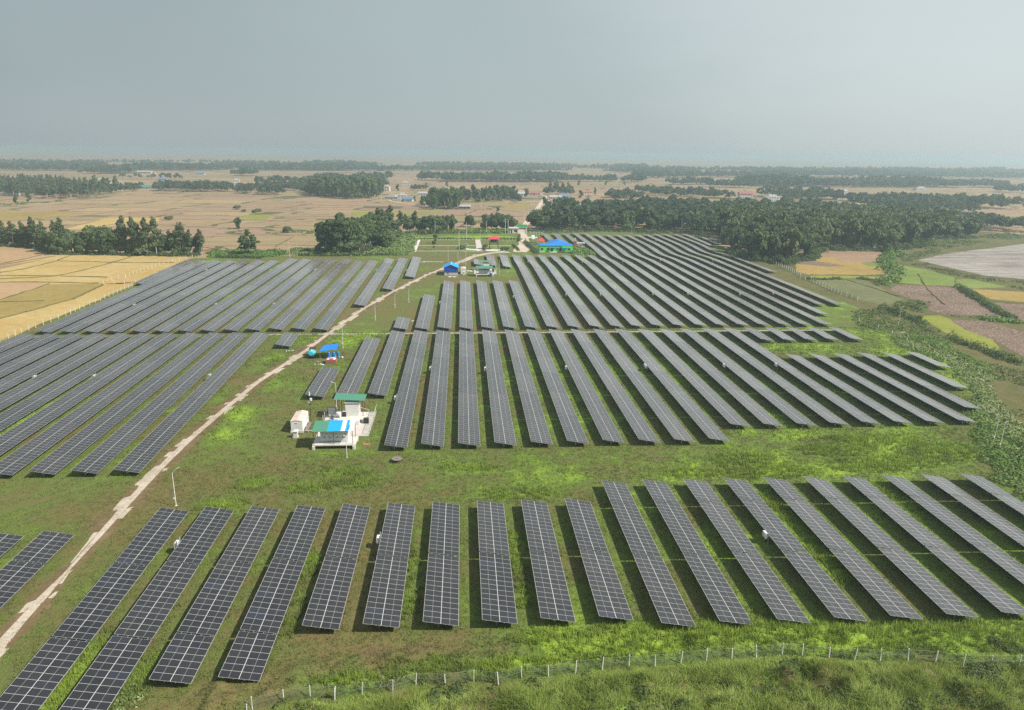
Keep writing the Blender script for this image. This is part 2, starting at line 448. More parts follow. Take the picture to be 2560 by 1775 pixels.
P0 = lambda *q: [zp(0, x, y) for x, y in q]
SITE = P0((-260, 1800), (-220, 900), (-40, 775), (60, 738), (180, 690), (305, 634), (370, 606), (432, 580), (560, 578), (722, 572), (842, 556), (880, 540), (935, 522), (1180, 522), (1560, 519), (1600, 540), (1660, 575),
          (1760, 610), (1830, 650), (1930, 690), (2010, 735), (2130, 805), (2220, 880), (2262, 960), (2420, 1050), (2800, 1250), (2800, 1800))
LUSH = []          # (x, y, radius x, radius y, strength)
def lush(r, x, y, rx, ry, s=1.0):
    X, Y = zp(r, x, y); LUSH.append((X, Y, rx, ry, s))
for x in range(-60, 2420, 150): lush(9, x, 975+(x % 7)*9, 4.5, 2.9, 1.15)
for a in ((8, 1640, 1130, 5, 2), (8, 1900, 1200, 6, 2.6), (8, 2200, 1150, 6, 2.6), (8, 900, 1320, 5, 1.6), (8, 1150, 1340, 6, 1.6), (8, 1400, 1310, 5, 1.5), (8, 600, 1390, 5, 1.2), (8, 300, 1430, 4, 1.2),
          (6, 650, 1330, 7, 4), (6, 760, 1390, 9, 3), (6, 640, 1155, 5, 2), (6, 300, 1400, 5, 2), (6, 1380, 1350, 8, 3), (6, 1180, 1260, 8, 3), (6, 1800, 1270, 9, 4), (6, 1600, 1330, 8, 3), (6, 960, 1160, 9, 3), (6, 1400, 1200, 9, 3),
          (6, 800, 650, 8, 4), (6, 980, 640, 10, 3), (6, 1040, 720, 3, 6), (6, 1150, 890, 2, 6), (6, 1270, 740, 2, 9), (6, 860, 1090, 3, 5), (6, 900, 1120, 3, 3),
          (7, 1480, 250, 4, 3), (7, 1950, 950, 1.5, 5), (7, 1900, 990, 1.5, 3), (7, 2060, 640, 1.6, 4), (7, 620, 1230, 1.2, 5), (7, 380, 1470, 1.6, 5), (7, 880, 1450, 2, 5), (7, 1690, 90, 3, 3), (7, 2030, 120, 4, 2),
          (8, 690, 640, 1.4, 6), (8, 700, 880, 1.4, 5), (8, 1410, 690, 1.4, 5), (8, 1430, 800, 1.4, 4), (8, 1390, 480, 1.2, 3), (8, 1440, 160, 6, 2), (8, 260, 15, 4, 2), (8, 345, 70, 4, 3),
          (9, 380, 560, 1.4, 6), (9, 780, 230, 1.4, 5), (9, 1100, 550, 1.6, 6), (9, 1530, 180, 1.8, 7), (9, 830, 250, 1.4, 5),
          (5, 440, 635, 6, 6), (5, 300, 660, 5, 7), (5, 90, 650, 5, 5), (5, 250, 1540, 4, 2), (5, 1100, 1510, 5, 2), (5, 480, 630, 4, 5), (5, 1610, 690, 2, 8), (5, 1010, 700, 2, 9),
          (4, 1170, 690, 2, 9), (4, 180, 1190, 2, 12), (4, 1950, 640, 5, 5), (4, 1850, 790, 5, 6), (4, 1560, 1160, 4, 5), (4, 1450, 1290, 4, 4), (4, 1900, 930, 4, 4), (4, 1640, 440, 2, 12), (4, 500, 720, 2, 10),
          (2, 1870, 670, 9, 8), (2, 1120, 570, 60, 14), (2, 800, 570, 30, 14), (6, 1600, 690, 12, 8), (6, 1180, 400, 9, 10), (6, 950, 250, 8, 9), (6, 900, 230, 7, 9), (3, 700, 680, 10, 14)):
    lush(*a)
def lush_at(x, y):
    m = np.zeros(np.shape(x))
    for X, Y, rx, ry, s in LUSH:
        q = ((x-X)/rx)**2+((y-Y)/ry)**2
        m = np.maximum(m, s*np.exp(-q*.8))
    return m
def tone_at(x, y):
    x = np.asarray(x, float); y = np.asarray(y, float)
    m = lush_at(x, y)*(.62+.5*vnoise(x, y, 6, 5))
    b = .50+.34*(vnoise(x, y, 30, 1)-.5)+.42*(vnoise(x, y, 8, 2)-.5)+.38*(vnoise(x, y, 2.6, 3)-.5)
    tr = np.minimum(dist_line(TR2, x, y), 60)
    b = b-.13*np.exp(-(tr/3.6)**2)
    b = b+.17*np.clip((x+25)/80, 0, 1)*np.clip((260-y)/100, 0, 1)
    b = b-.14*np.clip((14-x)/40, 0, 1)*np.exp(-((y-124)/9.0)**2)*(.4+1.2*vnoise(x, y, 5, 9))
    return np.clip(b+.42*m, 0, 1)

def rough_at(x, y):
    x = np.asarray(x, float); y = np.asarray(y, float)
    fy = np.interp(x, FXS, FYS)
    m = np.where(y < fy, np.clip((fy-.6-y)/3.5, 0, 1)*.85, np.clip((y-fy)/1.0, 0, 1)*np.clip((fy+7.5-y)/3.0, 0, 1)*.55)*np.clip((x+40)/12, 0, 1)*(y > 20)
    return m*(2.1*vnoise(x, y, 2.1, 61)**2.2+.9*vnoise(x, y, 4.6, 62)+.4*vnoise(x, y, .9, 63))
ff = [zp(7, 1640, 1640), zp(7, 1680, 1600), zp(7, 1888, 1545), zp(7, 2066, 1520), zp(7, 2225, 1520)]
_P = lambda r, *q: [zp(r, x, y) for x, y in q]
ff = ff + _P(8, (205, 1530), (388, 1492), (592, 1480), (745, 1428), (940, 1435), (1130, 1408), (1292, 1425), (1448, 1385), (1625, 1375), (1806, 1348), (1982, 1328), (2160, 1315)) + \
    _P(9, (90, 1178), (243, 1160), (397, 1148), (549, 1135), (697, 1124), (850, 1108), (972, 1113), (1132, 1128), (1285, 1138), (1440, 1145), (1605, 1144), (1770, 1155), (1935, 1175), (2097, 1180), (2270, 1178), (2440, 1190), (2600, 1200))
FXS = np.array([p[0] for p in sorted(ff)]); FYS = np.array([p[1] for p in sorted(ff)])

# ------------------------------------------------------------------ ground sheet
def steps(lo, hi, d, far, ratio=1.22):
    a = list(np.arange(lo, hi+.01, d)); s = d; p = lo
    left = []
    while p > -far: s *= ratio; p -= s; left.append(max(p, -far))
    s = d; p = hi; right = []
    while p < far: s *= ratio; p += s; right.append(min(p, far))
    return np.array(left[::-1]+a+right)
GX = steps(-170, 220, 2.0, 13500); GY = steps(20, 560, 2.0, 13500)
GY = np.concatenate([[-400], GY[GY > -300]])
XX, YY = np.meshgrid(GX, GY, indexing='ij')
ZZ = gh(XX, YY)
ni, nj = XX.shape
idx = np.arange(ni*nj).reshape(ni, nj)
quads = np.stack([idx[:-1, :-1], idx[1:, :-1], idx[1:, 1:], idx[:-1, 1:]], -1).reshape(-1, 4)
V = np.stack([XX.ravel(), YY.ravel(), ZZ.ravel()], 1)

def country():
    t = NT('country'); p = t.pos()
    rot = t.n('ShaderNodeMapping', None, Vector=p, Rotation=(0, 0, R(7)), Scale=(.010, .017, 0.0))
    wob = t.n('ShaderNodeTexNoise', None, Scale=3.0, Detail=2.0); t.put(wob.inputs['Vector'], rot)
    ad = t.n('ShaderNodeVectorMath', {'operation': 'MULTIPLY_ADD'}); t.put(ad.inputs[0], wob.outputs['Color']); ad.inputs[1].default_value = (.18, .18, 0); t.put(ad.inputs[2], rot)
    v1 = t.n('ShaderNodeTexVoronoi', {'distance': 'CHEBYCHEV', 'feature': 'F1'}, Vector=ad, Scale=1.0, Randomness=.85)
    v2 = t.n('ShaderNodeTexVoronoi', {'distance': 'CHEBYCHEV', 'feature': 'F2'}, Vector=ad, Scale=1.0, Randomness=.85)
    edge = t.math('SUBTRACT', v2.outputs['Distance'], v1.outputs['Distance'])
    sx = t.n('ShaderNodeSeparateColor', None, i0=v1.outputs['Color'])
    zone = t.noise(p, .0016, 2, .5)
    f = t.math('ADD', t.math('MULTIPLY', sx.outputs[0], .75), t.math('MULTIPLY', zone, .35))
    c = t.ramp(f, [(.12, (.26, .175, .12)), (.30, (.33, .225, .145)), (.45, (.30, .205, .145)), (.58, (.37, .27, .15)), (.72, (.25, .20, .105)), (.85, (.33, .23, .14)), (.97, (.21, .22, .085))])
    fine = t.noise(p, .08, 6, .7)
    c = t.mix(t.ramp(fine, [(.42, (0, 0, 0)), (.62, (.36, .36, .36))]), c, (.185, .150, .080, 1))
    sm = t.n('ShaderNodeMapping', None, Vector=p, Rotation=(0, 0, R(7)), Scale=(.006, .06, 0))
    sk = t.noise(sm, 1.0, 5, .7); c = t.mix(t.ramp(sk, [(.50, (0, 0, 0)), (.68, (.42, .42, .42))]), c, (.16, .135, .075, 1))
    ln = t.math('LESS_THAN', edge, t.math('ADD', .012, t.math('MULTIPLY', fine, .03)))
    c = t.mix(t.math('MULTIPLY', ln, .8), c, (.07, .08, .035, 1))
    return t.out(c, .95, .1)
country()
def site_mat():
    t = NT('site_grass'); p = t.pos()
    tone = t.attr('tone')
    a = t.noise(p, .55, 5, .65); b = t.noise(p, 2.6, 4, .65); c3 = t.noise(p, .11, 3, .5)
    f = t.math('ADD', tone, t.math('MULTIPLY', t.math('SUBTRACT', a, .5), .85))
    f = t.math('ADD', f, t.math('MULTIPLY', t.math('SUBTRACT', b, .5), .75))
    c = t.ramp(f, [(0, (.155, .112, .058)), (.18, (.155, .127, .054)), (.36, (.138, .130, .048)), (.56, (.116, .140, .042)), (.78, (.128, .192, .036)), (1, (.22, .33, .040))])
    bare = t.math('GREATER_THAN', t.math('ADD', t.math('MULTIPLY', c3, .6), t.math('MULTIPLY', b, .4)), .64)
    c = t.mix(t.math('MULTIPLY', bare, .35), c, (.17, .115, .07, 1))
    h = t.math('ADD', t.math('MULTIPLY', a, .6), t.math('MULTIPLY', b, .4))
    return t.out(c, .95, .1, bump=h, bs=.9, bd=.6)
site_mat()
cx = (XX[:-1, :-1]+XX[1:, 1:]).ravel()/2; cy = (YY[:-1, :-1]+YY[1:, 1:]).ravel()/2
sel = inside(SITE, cx, cy)
g = link(bpy.data.objects.new('ground', np_mesh('ground', V, quads, MAT['country'])))
tag(g, kind='structure')
q = quads[sel]; used = np.unique(q); remap = -np.ones(ni*nj, int); remap[used] = np.arange(len(used))
SV = V[used].copy(); SV[:, 2] += .004
g = link(bpy.data.objects.new('site_turf', np_mesh('site_turf', SV, remap[q], MAT['site_grass'], {'tone': tone_at(SV[:, 0], SV[:, 1])})))
tag(g, kind='structure')

rx, ry = np.meshgrid(np.arange(-42, 75, .35), np.arange(40, 92, .35), indexing='ij')
rz = rough_at(rx, ry); ri = np.arange(rx.size).reshape(rx.shape)
rq = np.stack([ri[:-1, :-1], ri[1:, :-1], ri[1:, 1:], ri[:-1, 1:]], -1).reshape(-1, 4)
rq = rq[(rz.ravel()[rq] > .02).any(1)]; used = np.unique(rq); remap = -np.ones(rx.size, int); remap[used] = np.arange(len(used))
RV = np.stack([rx.ravel(), ry.ravel(), rz.ravel()-.01], 1)[used]
tn_ = tone_at(RV[:, 0], RV[:, 1]); out_ = RV[:, 1] < np.interp(RV[:, 0], FXS, FYS)
tn_ = np.where(out_, np.clip(.52+.5*(vnoise(RV[:, 0], RV[:, 1], 5, 41)-.5)+.4*(vnoise(RV[:, 0], RV[:, 1], 1.8, 42)-.5), 0, 1), tn_)
tag(link(bpy.data.objects.new('rough_ground', np_mesh('rough_ground', RV, remap[rq], MAT['site_grass'], {'tone': tn_}, None, True))), kind='structure')

# ------------------------------------------------------------------ fields, as sheets on the plain
def field_mat(name, stops, sc=.25, streak=None, fleck=None, bs=.5):
    t = NT(name); p = t.pos()
    a = t.noise(p, sc, 5, .65); b = t.noise(p, sc*6, 3, .6)
    big = t.noise(p, sc*.12, 3, .55)
    f = t.math('ADD', t.math('MULTIPLY', a, .4), t.math('ADD', t.math('MULTIPLY', b, .25), t.math('MULTIPLY', big, .35)))
    if streak:
        mp = t.n('ShaderNodeMapping', None, Vector=p, Rotation=(0, 0, R(streak[0])), Scale=streak[1])
        f = t.math('ADD', t.math('MULTIPLY', f, .5), t.math('MULTIPLY', t.noise(mp, 1.0, 5, .7), .5))
    lo, hi = stops[0][1], stops[-1][1]
    c = t.ramp(f, [(stops[0][0]+.06, lo), (stops[1][0], stops[1][1]), (stops[-1][0]-.08, hi)])
    sp_ = t.n('ShaderNodeMapping', None, Vector=p, Rotation=(0, 0, R(8)), Scale=(sc*.5, sc*5, 0))
    st = t.noise(sp_, 1.0, 4, .7); dk = t.math('MULTIPLY', t.math('SUBTRACT', st, .5, clamp=True), 2.4, clamp=True)
    c = t.mix(t.math('MULTIPLY', dk, .75), c, tuple(v*.55 for v in lo)+(1,))
    if fleck:
        fl = t.noise(p, 1.3, 3, .6); c = t.mix(t.math('MULTIPLY', t.math('GREATER_THAN', fl, .60), fleck[1]), c, C4(fleck[0]))
    return t.out(c, .95, .1, bump=b, bs=bs, bd=.25)
field_mat('ripe_rice', [(.30, (.36, .235, .075)), (.50, (.41, .305, .125)), (.70, (.47, .36, .165))])
field_mat('cut_rice', [(.30, (.30, .195, .105)), (.50, (.37, .25, .14)), (.70, (.42, .30, .18))])
field_mat('olive_rice', [(.30, (.22, .165, .055)), (.50, (.28, .215, .075)), (.70, (.33, .25, .09))])
field_mat('stubble', [(.30, (.21, .135, .085)), (.50, (.28, .185, .12)), (.70, (.33, .225, .15))])
field_mat('green_rice', [(.30, (.11, .155, .035)), (.50, (.155, .21, .05)), (.70, (.21, .25, .07))])
field_mat('lime_rice', [(.30, (.15, .17, .03)), (.50, (.215, .235, .045)), (.70, (.26, .27, .06))])
field_mat('dull_green', [(.30, (.10, .115, .05)), (.50, (.14, .15, .07)), (.70, (.18, .18, .09))])
field_mat('gold_mix', [(.30, (.22, .155, .05)), (.50, (.31, .225, .075)), (.70, (.36, .24, .10))])
field_mat('ploughed', [(.32, (.12, .08, .06)), (.50, (.175, .125, .095)), (.68, (.23, .165, .125))], .6, None, ((.46, .40, .33), .75), 1.0)
field_mat('pale_silt', [(.36, (.15, .130, .110)), (.50, (.25, .225, .20)), (.64, (.34, .315, .29))], .1, (14, (.018, .30, 0)))
field_mat('weeds', [(.30, (.055, .065, .022)), (.50, (.085, .095, .032)), (.70, (.125, .12, .05))], .3, None, None, 1.0)
field_mat('scrubland', [(.30, (.075, .085, .032)), (.50, (.12, .115, .045)), (.70, (.16, .14, .065))], .25, None, None, 1.0)
SHEETS = []
def sheet(name, poly, m, layer, jit=0.0, seed=0):
    """thin sheet lying on the plain, its outline slightly ragged"""
    rng = random.Random(seed+len(poly)); SHEETS.append(1)
    pts = []
    for (x0, y0), (x1, y1) in zip(poly, poly[1:]+poly[:1]):
        L = math.hypot(x1-x0, y1-y0); n = max(1, int(L/6)) if jit else 1
        for i in range(n):
            t = i/n; j = jit if i else 0
            pts.append((x0+(x1-x0)*t+rng.uniform(-j, j), y0+(y1-y0)*t+rng.uniform(-j, j), .006+.0025*len(SHEETS)))
    bm = bmesh.new(); f = bm.faces.new([bm.verts.new(p) for p in pts])
    if f.normal.z < 0 or f.calc_area() and sum((pts[i-1][0]*pts[i][1]-pts[i][0]*pts[i-1][1]) for i in range(len(pts))) < 0: f.normal_flip()
    bmesh.ops.triangulate(bm, faces=[f])
    me = bpy.data.meshes.new(name); bm.to_mesh(me); bm.free(); me.materials.append(MAT[m])
    return tag(link(bpy.data.objects.new(name, me)), kind='structure')
ZR[14] = (540, 500, .24326)
P = lambda r, *q: [zp(r, x, y) for x, y in q]
gold = P(10, (-500, 400), (0, 405), (300, 420), (520, 485), (760, 502), (2045, 514)) + P(0, (372, 604), (304, 634)) + P(4, (690, 292), (905, 292), (560, 440), (235, 570), (0, 680), (-500, 880))
sheet('field', gold, 'ripe_rice', 2, .5)
sheet('field', P(10, (-500, 400), (0, 408), (300, 424), (515, 490), (590, 515), (0, 612), (-500, 690)), 'cut_rice', 3, .4)
sheet('field', P(10, (-500, 720), (0, 618), (770, 505), (605, 565), (230, 655), (0, 692), (-500, 780)), 'stubble', 3, .4)
sheet('field', P(4, (-400, 460), (0, 405), (330, 295), (680, 288), (690, 298), (480, 395), (170, 480), (0, 525), (-400, 660)), 'olive_rice', 3, .5)
sheet('field', P(4, (-400, 330), (0, 285), (240, 280), (330, 292), (0, 390), (-400, 440)), 'cut_rice', 4, .5)
sheet('field', P(4, (-300, 170), (0, 195), (430, 100), (850, 110), (720, 150), (0, 210)), 'ripe_rice', 4, .3)
# right of the site: weeds first, then the plots
sheet('meadow', P(0, (1660, 600), (1830, 655), (1930, 692), (2010, 736), (2120, 800), (2215, 880), (2258, 960), (2420, 1050), (2900, 1250), (3300, 1150), (3000, 700), (2500, 540), (2200, 520), (1980, 560), (1760, 570)), 'scrubland', 2, 1.5)
for m, L, pts in (('stubble', 3, ((110, 300), (230, 265), (830, 275), (840, 330), (820, 395), (620, 395), (430, 390), (340, 340), (110, 345))),
                  ('gold_mix', 3, ((-40, 400), (110, 345), (340, 340), (430, 390), (620, 395), (850, 440), (872, 520), (740, 530), (110, 525), (-40, 490))),
                  ('ploughed', 4, ((0, 380), (150, 378), (470, 430), (300, 440), (0, 412))),
                  ('green_rice', 4, ((620, 395), (840, 400), (855, 440), (700, 436))),
                  ('lime_rice', 3, ((100, 532), (440, 530), (860, 545), (760, 575), (640, 558), (120, 570))),
                  ('dull_green', 3, ((110, 580), (640, 565), (1000, 740), (1090, 800), (860, 835), (620, 780), (250, 650))),
                  ('green_rice', 3, ((1010, 415), (1300, 470), (1580, 545), (1600, 640), (1310, 630), (1020, 612))),
                  ('ploughed', 3, ((980, 630), (1300, 632), (1640, 655), (2080, 950), (1500, 930), (1350, 900), (1300, 830), (1000, 720), (920, 680))),
                  ('green_rice', 3, ((1600, 570), (1760, 565), (2130, 650), (1800, 665), (1620, 640))),
                  ('gold_mix', 3, ((1770, 670), (2302, 700), (2500, 740), (2500, 830), (2302, 805), (1960, 775))),
                  ('lime_rice', 3, ((1110, 945), (1240, 985), (1270, 945), (1440, 940), (1700, 1040), (1960, 1150), (2050, 1270), (2000, 1330), (1600, 1180), (1330, 1020))),
                  ('ploughed', 3, ((1540, 985), (1900, 1000), (2302, 1110), (2600, 1200), (2600, 1500), (2302, 1370), (2000, 1200), (1700, 1090))),
                  ('pale_silt', 3, ((1210, 375), (1430, 320), (1700, 280), (2030, 240), (2302, 205), (2700, 200), (2700, 620), (2302, 568), (1900, 530), (1500, 440))),
                  ('ploughed', 3, ((2000, 810), (2302, 830), (2600, 860), (2600, 1060), (2302, 1000), (2120, 920)))):
    sheet('field', P(11, *pts), m, L, .5, L)
# far strips of green among the dry paddies
for m, r, pts in (('lime_rice', 2, ((320, 402), (760, 400), (770, 414), (320, 426))), ('lime_rice', 2, ((770, 392), (930, 390), (935, 404), (770, 408))),
                  ('olive_rice', 2, ((1310, 350), (1510, 350), (1500, 378), (1340, 376))), ('green_rice', 2, ((1800, 330), (1920, 325), (1940, 360), (1850, 366))),
                  ('ripe_rice', 1, ((440, 520), (690, 440), (1075, 440), (1060, 466), (880, 480), (600, 512))), ('stubble', 1, ((860, 400), (1290, 385), (1180, 420), (830, 430))),
                  ('olive_rice', 1, ((0, 400), (420, 398), (560, 410), (330, 440), (0, 462))), ('lime_rice', 1, ((1640, 420), (1830, 420), (1760, 455), (1600, 455)))):
    sheet('field', P(r, *pts), m, 2, .8, 3)

def strip(name, line, m, layer, rag=.35, seed=3, step=.8, follow=True):
    """ribbon on the ground with a ragged edge"""
    rng = np.random.RandomState(seed); P_ = []
    for (x0, y0, w0), (x1, y1, w1) in zip(line[:-1], line[1:]):
        n = max(1, int(math.hypot(x1-x0, y1-y0)/step))
        for i in range(n):
            t = i/n; P_.append((x0+(x1-x0)*t, y0+(y1-y0)*t, w0+(w1-w0)*t))
    P_.append(line[-1]); P_ = np.array(P_)
    k = 9
    xy = P_[:, :2].copy()
    for c in (0, 1):
        q = np.pad(xy[:, c], k, mode='edge'); xy[:, c] = np.convolve(q, np.ones(2*k+1)/(2*k+1), 'valid')
    d = np.gradient(xy, axis=0); d /= np.linalg.norm(d, axis=1)[:, None]
    nx, ny = -d[:, 1], d[:, 0]
    s = np.arange(len(xy))*step
    VV = []
    for side in (-1, -.33, .33, 1):
        wob = (vnoise(s, s*0+side*7, 2.2, seed+int(side*9)+20)+.6*vnoise(s, s*0+side*3, 6.0, seed+40)-.8)*1.5*rag + (rng.rand(len(s))-.5)*rag*.08 if abs(side) == 1 else 0
        o = side*(P_[:, 2])+wob
        x = xy[:, 0]+nx*o; y = xy[:, 1]+ny*o
        VV.append(np.stack([x, y, gh(x, y)+.004*layer+(.0 if abs(side) == 1 else .03)], 1))
    n = len(xy); VV = np.stack(VV, 1).reshape(-1, 3)
    F = [(i*4+j, i*4+j+4, i*4+j+5, i*4+j+1) for i in range(n-1) for j in range(3)]
    return tag(link(bpy.data.objects.new(name, np_mesh(name, VV, np.array(F)[:, ::-1], MAT[m]))), kind='structure')
field_mat('track_dirt', [(.30, (.29, .24, .175)), (.48, (.43, .375, .30)), (.70, (.53, .475, .395))], .5, None, ((.20, .155, .09), .55))
field_mat('road_dirt', [(.30, (.42, .34, .26)), (.50, (.53, .44, .35)), (.70, (.60, .52, .43))], .35)
field_mat('verge_dirt', [(.30, (.11, .080, .040)), (.50, (.15, .110, .058)), (.70, (.21, .155, .09))], .5)
strip('road', ROAD, 'road_dirt', 30, .3, 11)
strip('track_verge', [(a, b, c+.35) for a, b, c in TRACK[:-3]], 'verge_dirt', 3, 1.1, 5)
strip('track', [(a, b, c*.95) for a, b, c in TRACK], 'track_dirt', 4, .24, 7, .5)
strip('road', [(a, b, c) for (a, b), c in zip(P(2, (1330, 340), (1560, 331), (1700, 322)), (2, 2, 2))], 'road_dirt', 30, .4, 17)
strip('road', [(a, b, c) for (a, b), c in zip(P(2, (560, 322), (640, 340), (760, 352), (900, 362)), (2, 2, 2, 2))], 'road_dirt', 30, .4, 18)
strip('path', [(a, b, 1.3) for a, b in P(2, (1500, 470), (1530, 490), (1560, 520))], 'road_dirt', 3, .3, 19)

# low grassy bunds between the paddies
bl = MB()
def bund(r, *pts, w=.55, h=.32):
    q = P(r, *pts); rng = random.Random(int(pts[0][0]*7+pts[0][1]))
    for (x0, y0), (x1, y1) in zip(q[:-1], q[1:]):
        L = math.hypot(x1-x0, y1-y0); n = max(2, int(L/4)); nx, ny = -(y1-y0)/L, (x1-x0)/L
        rows = []
        for i in range(n+1):
            t = i/n; ww = w*rng.uniform(.6, 1.3); hh = h*rng.uniform(.5, 1.2); o = rng.uniform(-.4, .4)
            x = x0+(x1-x0)*t+nx*o; y = y0+(y1-y0)*t+ny*o
            rows.append([(x-nx*ww, y-ny*ww, -.05), (x-nx*ww*.4, y-ny*ww*.4, hh), (x+nx*ww*.4, y+ny*ww*.4, hh), (x+nx*ww, y+ny*ww, -.05)])
        vs = [p for rr in rows for p in rr]
        bl.add(vs, [(i*4+j, i*4+j+1, i*4+j+5, i*4+j+4) for i in range(n) for j in range(3)])
for a in ((10, (0, 690), (230, 655), (600, 568), (760, 503)), (10, (620, 566), (1000, 574), (1180, 582), (1850, 584)), (10, (-100, 760), (300, 745), (600, 725), (900, 660), (1170, 590), (1400, 520)), (10, (640, 725), (1150, 740)), (10, (0, 722), (580, 724)),
          (10, (0, 612), (590, 515)), (10, (0, 600), (510, 488)),
          (4, (-60, 540), (170, 480), (480, 395), (690, 298)), (4, (0, 412), (290, 405)), (4, (0, 283), (240, 280), (650, 288)), (4, (0, 400), (330, 292)),
          (10, (690, 250), (860, 245), (1000, 215), (1100, 190), (1400, 150), (1650, 140)), (10, (700, 200), (900, 170), (1150, 100)), (10, (1710, 195), (2302, 210)), (10, (980, 70), (1400, 10)),
          (10, (1100, 190), (1300, 160), (1500, 158)), (10, (2150, 415), (2302, 440)), (14, (20, 295), (180, 290), (560, 285), (690, 290), (900, 320), (1040, 330)), (14, (0, 350), (230, 355), (560, 350), (760, 365), (900, 362)), (14, (610, 480), (720, 420), (790, 380)),
          (14, (0, 158), (130, 158)), (14, (560, 225), (1080, 225), (1100, 240)), (14, (300, 240), (560, 225), (620, 190)), (14, (560, 100), (1000, 75), (1400, 80)), (14, (0, 480), (120, 500)),
          (11, (120, 575), (440, 572), (640, 560), (760, 578)), (11, (480, 575), (780, 665), (1000, 745)), (11, (110, 525), (740, 530), (860, 520)), (11, (1215, 510), (1260, 600), (1330, 690), (1480, 830)), (11, (1010, 612), (1310, 634), (1600, 645))):
    bund(a[0], *a[1:])
b_ = bl.build('bund_ridges', MAT['scrubland']); tag(b_, kind='structure')
# ditch lined with concrete that crosses the site between the middle and the back rows
dm = MB()
dx = np.arange(-66, 133, 4.0)
for x0, x1 in zip(dx[:-1], dx[1:]):
    y0, y1 = 234.5+(x0+40)*.013, 234.5+(x1+40)*.013
    for o, h in ((-.35, .12), (.35, .12)):
        dm.hexa([(x0, y0+o-.13, -.1), (x1, y1+o-.13, -.1), (x1, y1+o+.13, -.1), (x0, y0+o+.13, -.1)], [(x0, y0+o-.13, h), (x1, y1+o-.13, h), (x1, y1+o+.13, h), (x0, y0+o+.13, h)])
tag(dm.build('drain_channel', MAT['old_concrete']), 'long pale concrete drain crossing the site between the middle and back solar rows', 'drain')
# ------------------------------------------------------------------ solar rows
ORD = ['first', 'second', 'third', 'fourth', 'fifth', 'sixth', 'seventh', 'eighth', 'ninth', 'tenth', 'eleventh', 'twelfth', 'thirteenth', 'fourteenth', 'fifteenth',
       'sixteenth', 'seventeenth', 'eighteenth', 'nineteenth', 'twentieth', 'twenty-first', 'twenty-second', 'twenty-third', 'twenty-fourth', 'twenty-fifth', 'twenty-sixth', 'twenty-seventh', 'twenty-eighth', 'twenty-ninth', 'thirtieth']
TILT = R(9.98); HW = 2.293; ZC = 1.27
CT, ST = math.cos(TILT), math.sin(TILT)
def support_mesh():
    m = MB()
    px = -.34; zt = lambda x: ZC-x*math.tan(TILT)
    m.box(px-.06, px+.06, -.05, .05, -.4, zt(px)-.2)
    m.bar((-1.85, 0, zt(-1.85)-.20), (1.85, 0, zt(1.85)-.20), .07, .11)
    m.bar((px, 0, .45), (-1.5, 0, zt(-1.5)-.24), .06)
    m.bar((px, 0, .45), (.95, 0, zt(.95)-.24), .06)
    m.box(px-.10, px+.10, -.08, .08, .38, .53)
    return m.mesh('support_frame', MAT['galvanised'])
SUPPORT = support_mesh()
ROWS = []
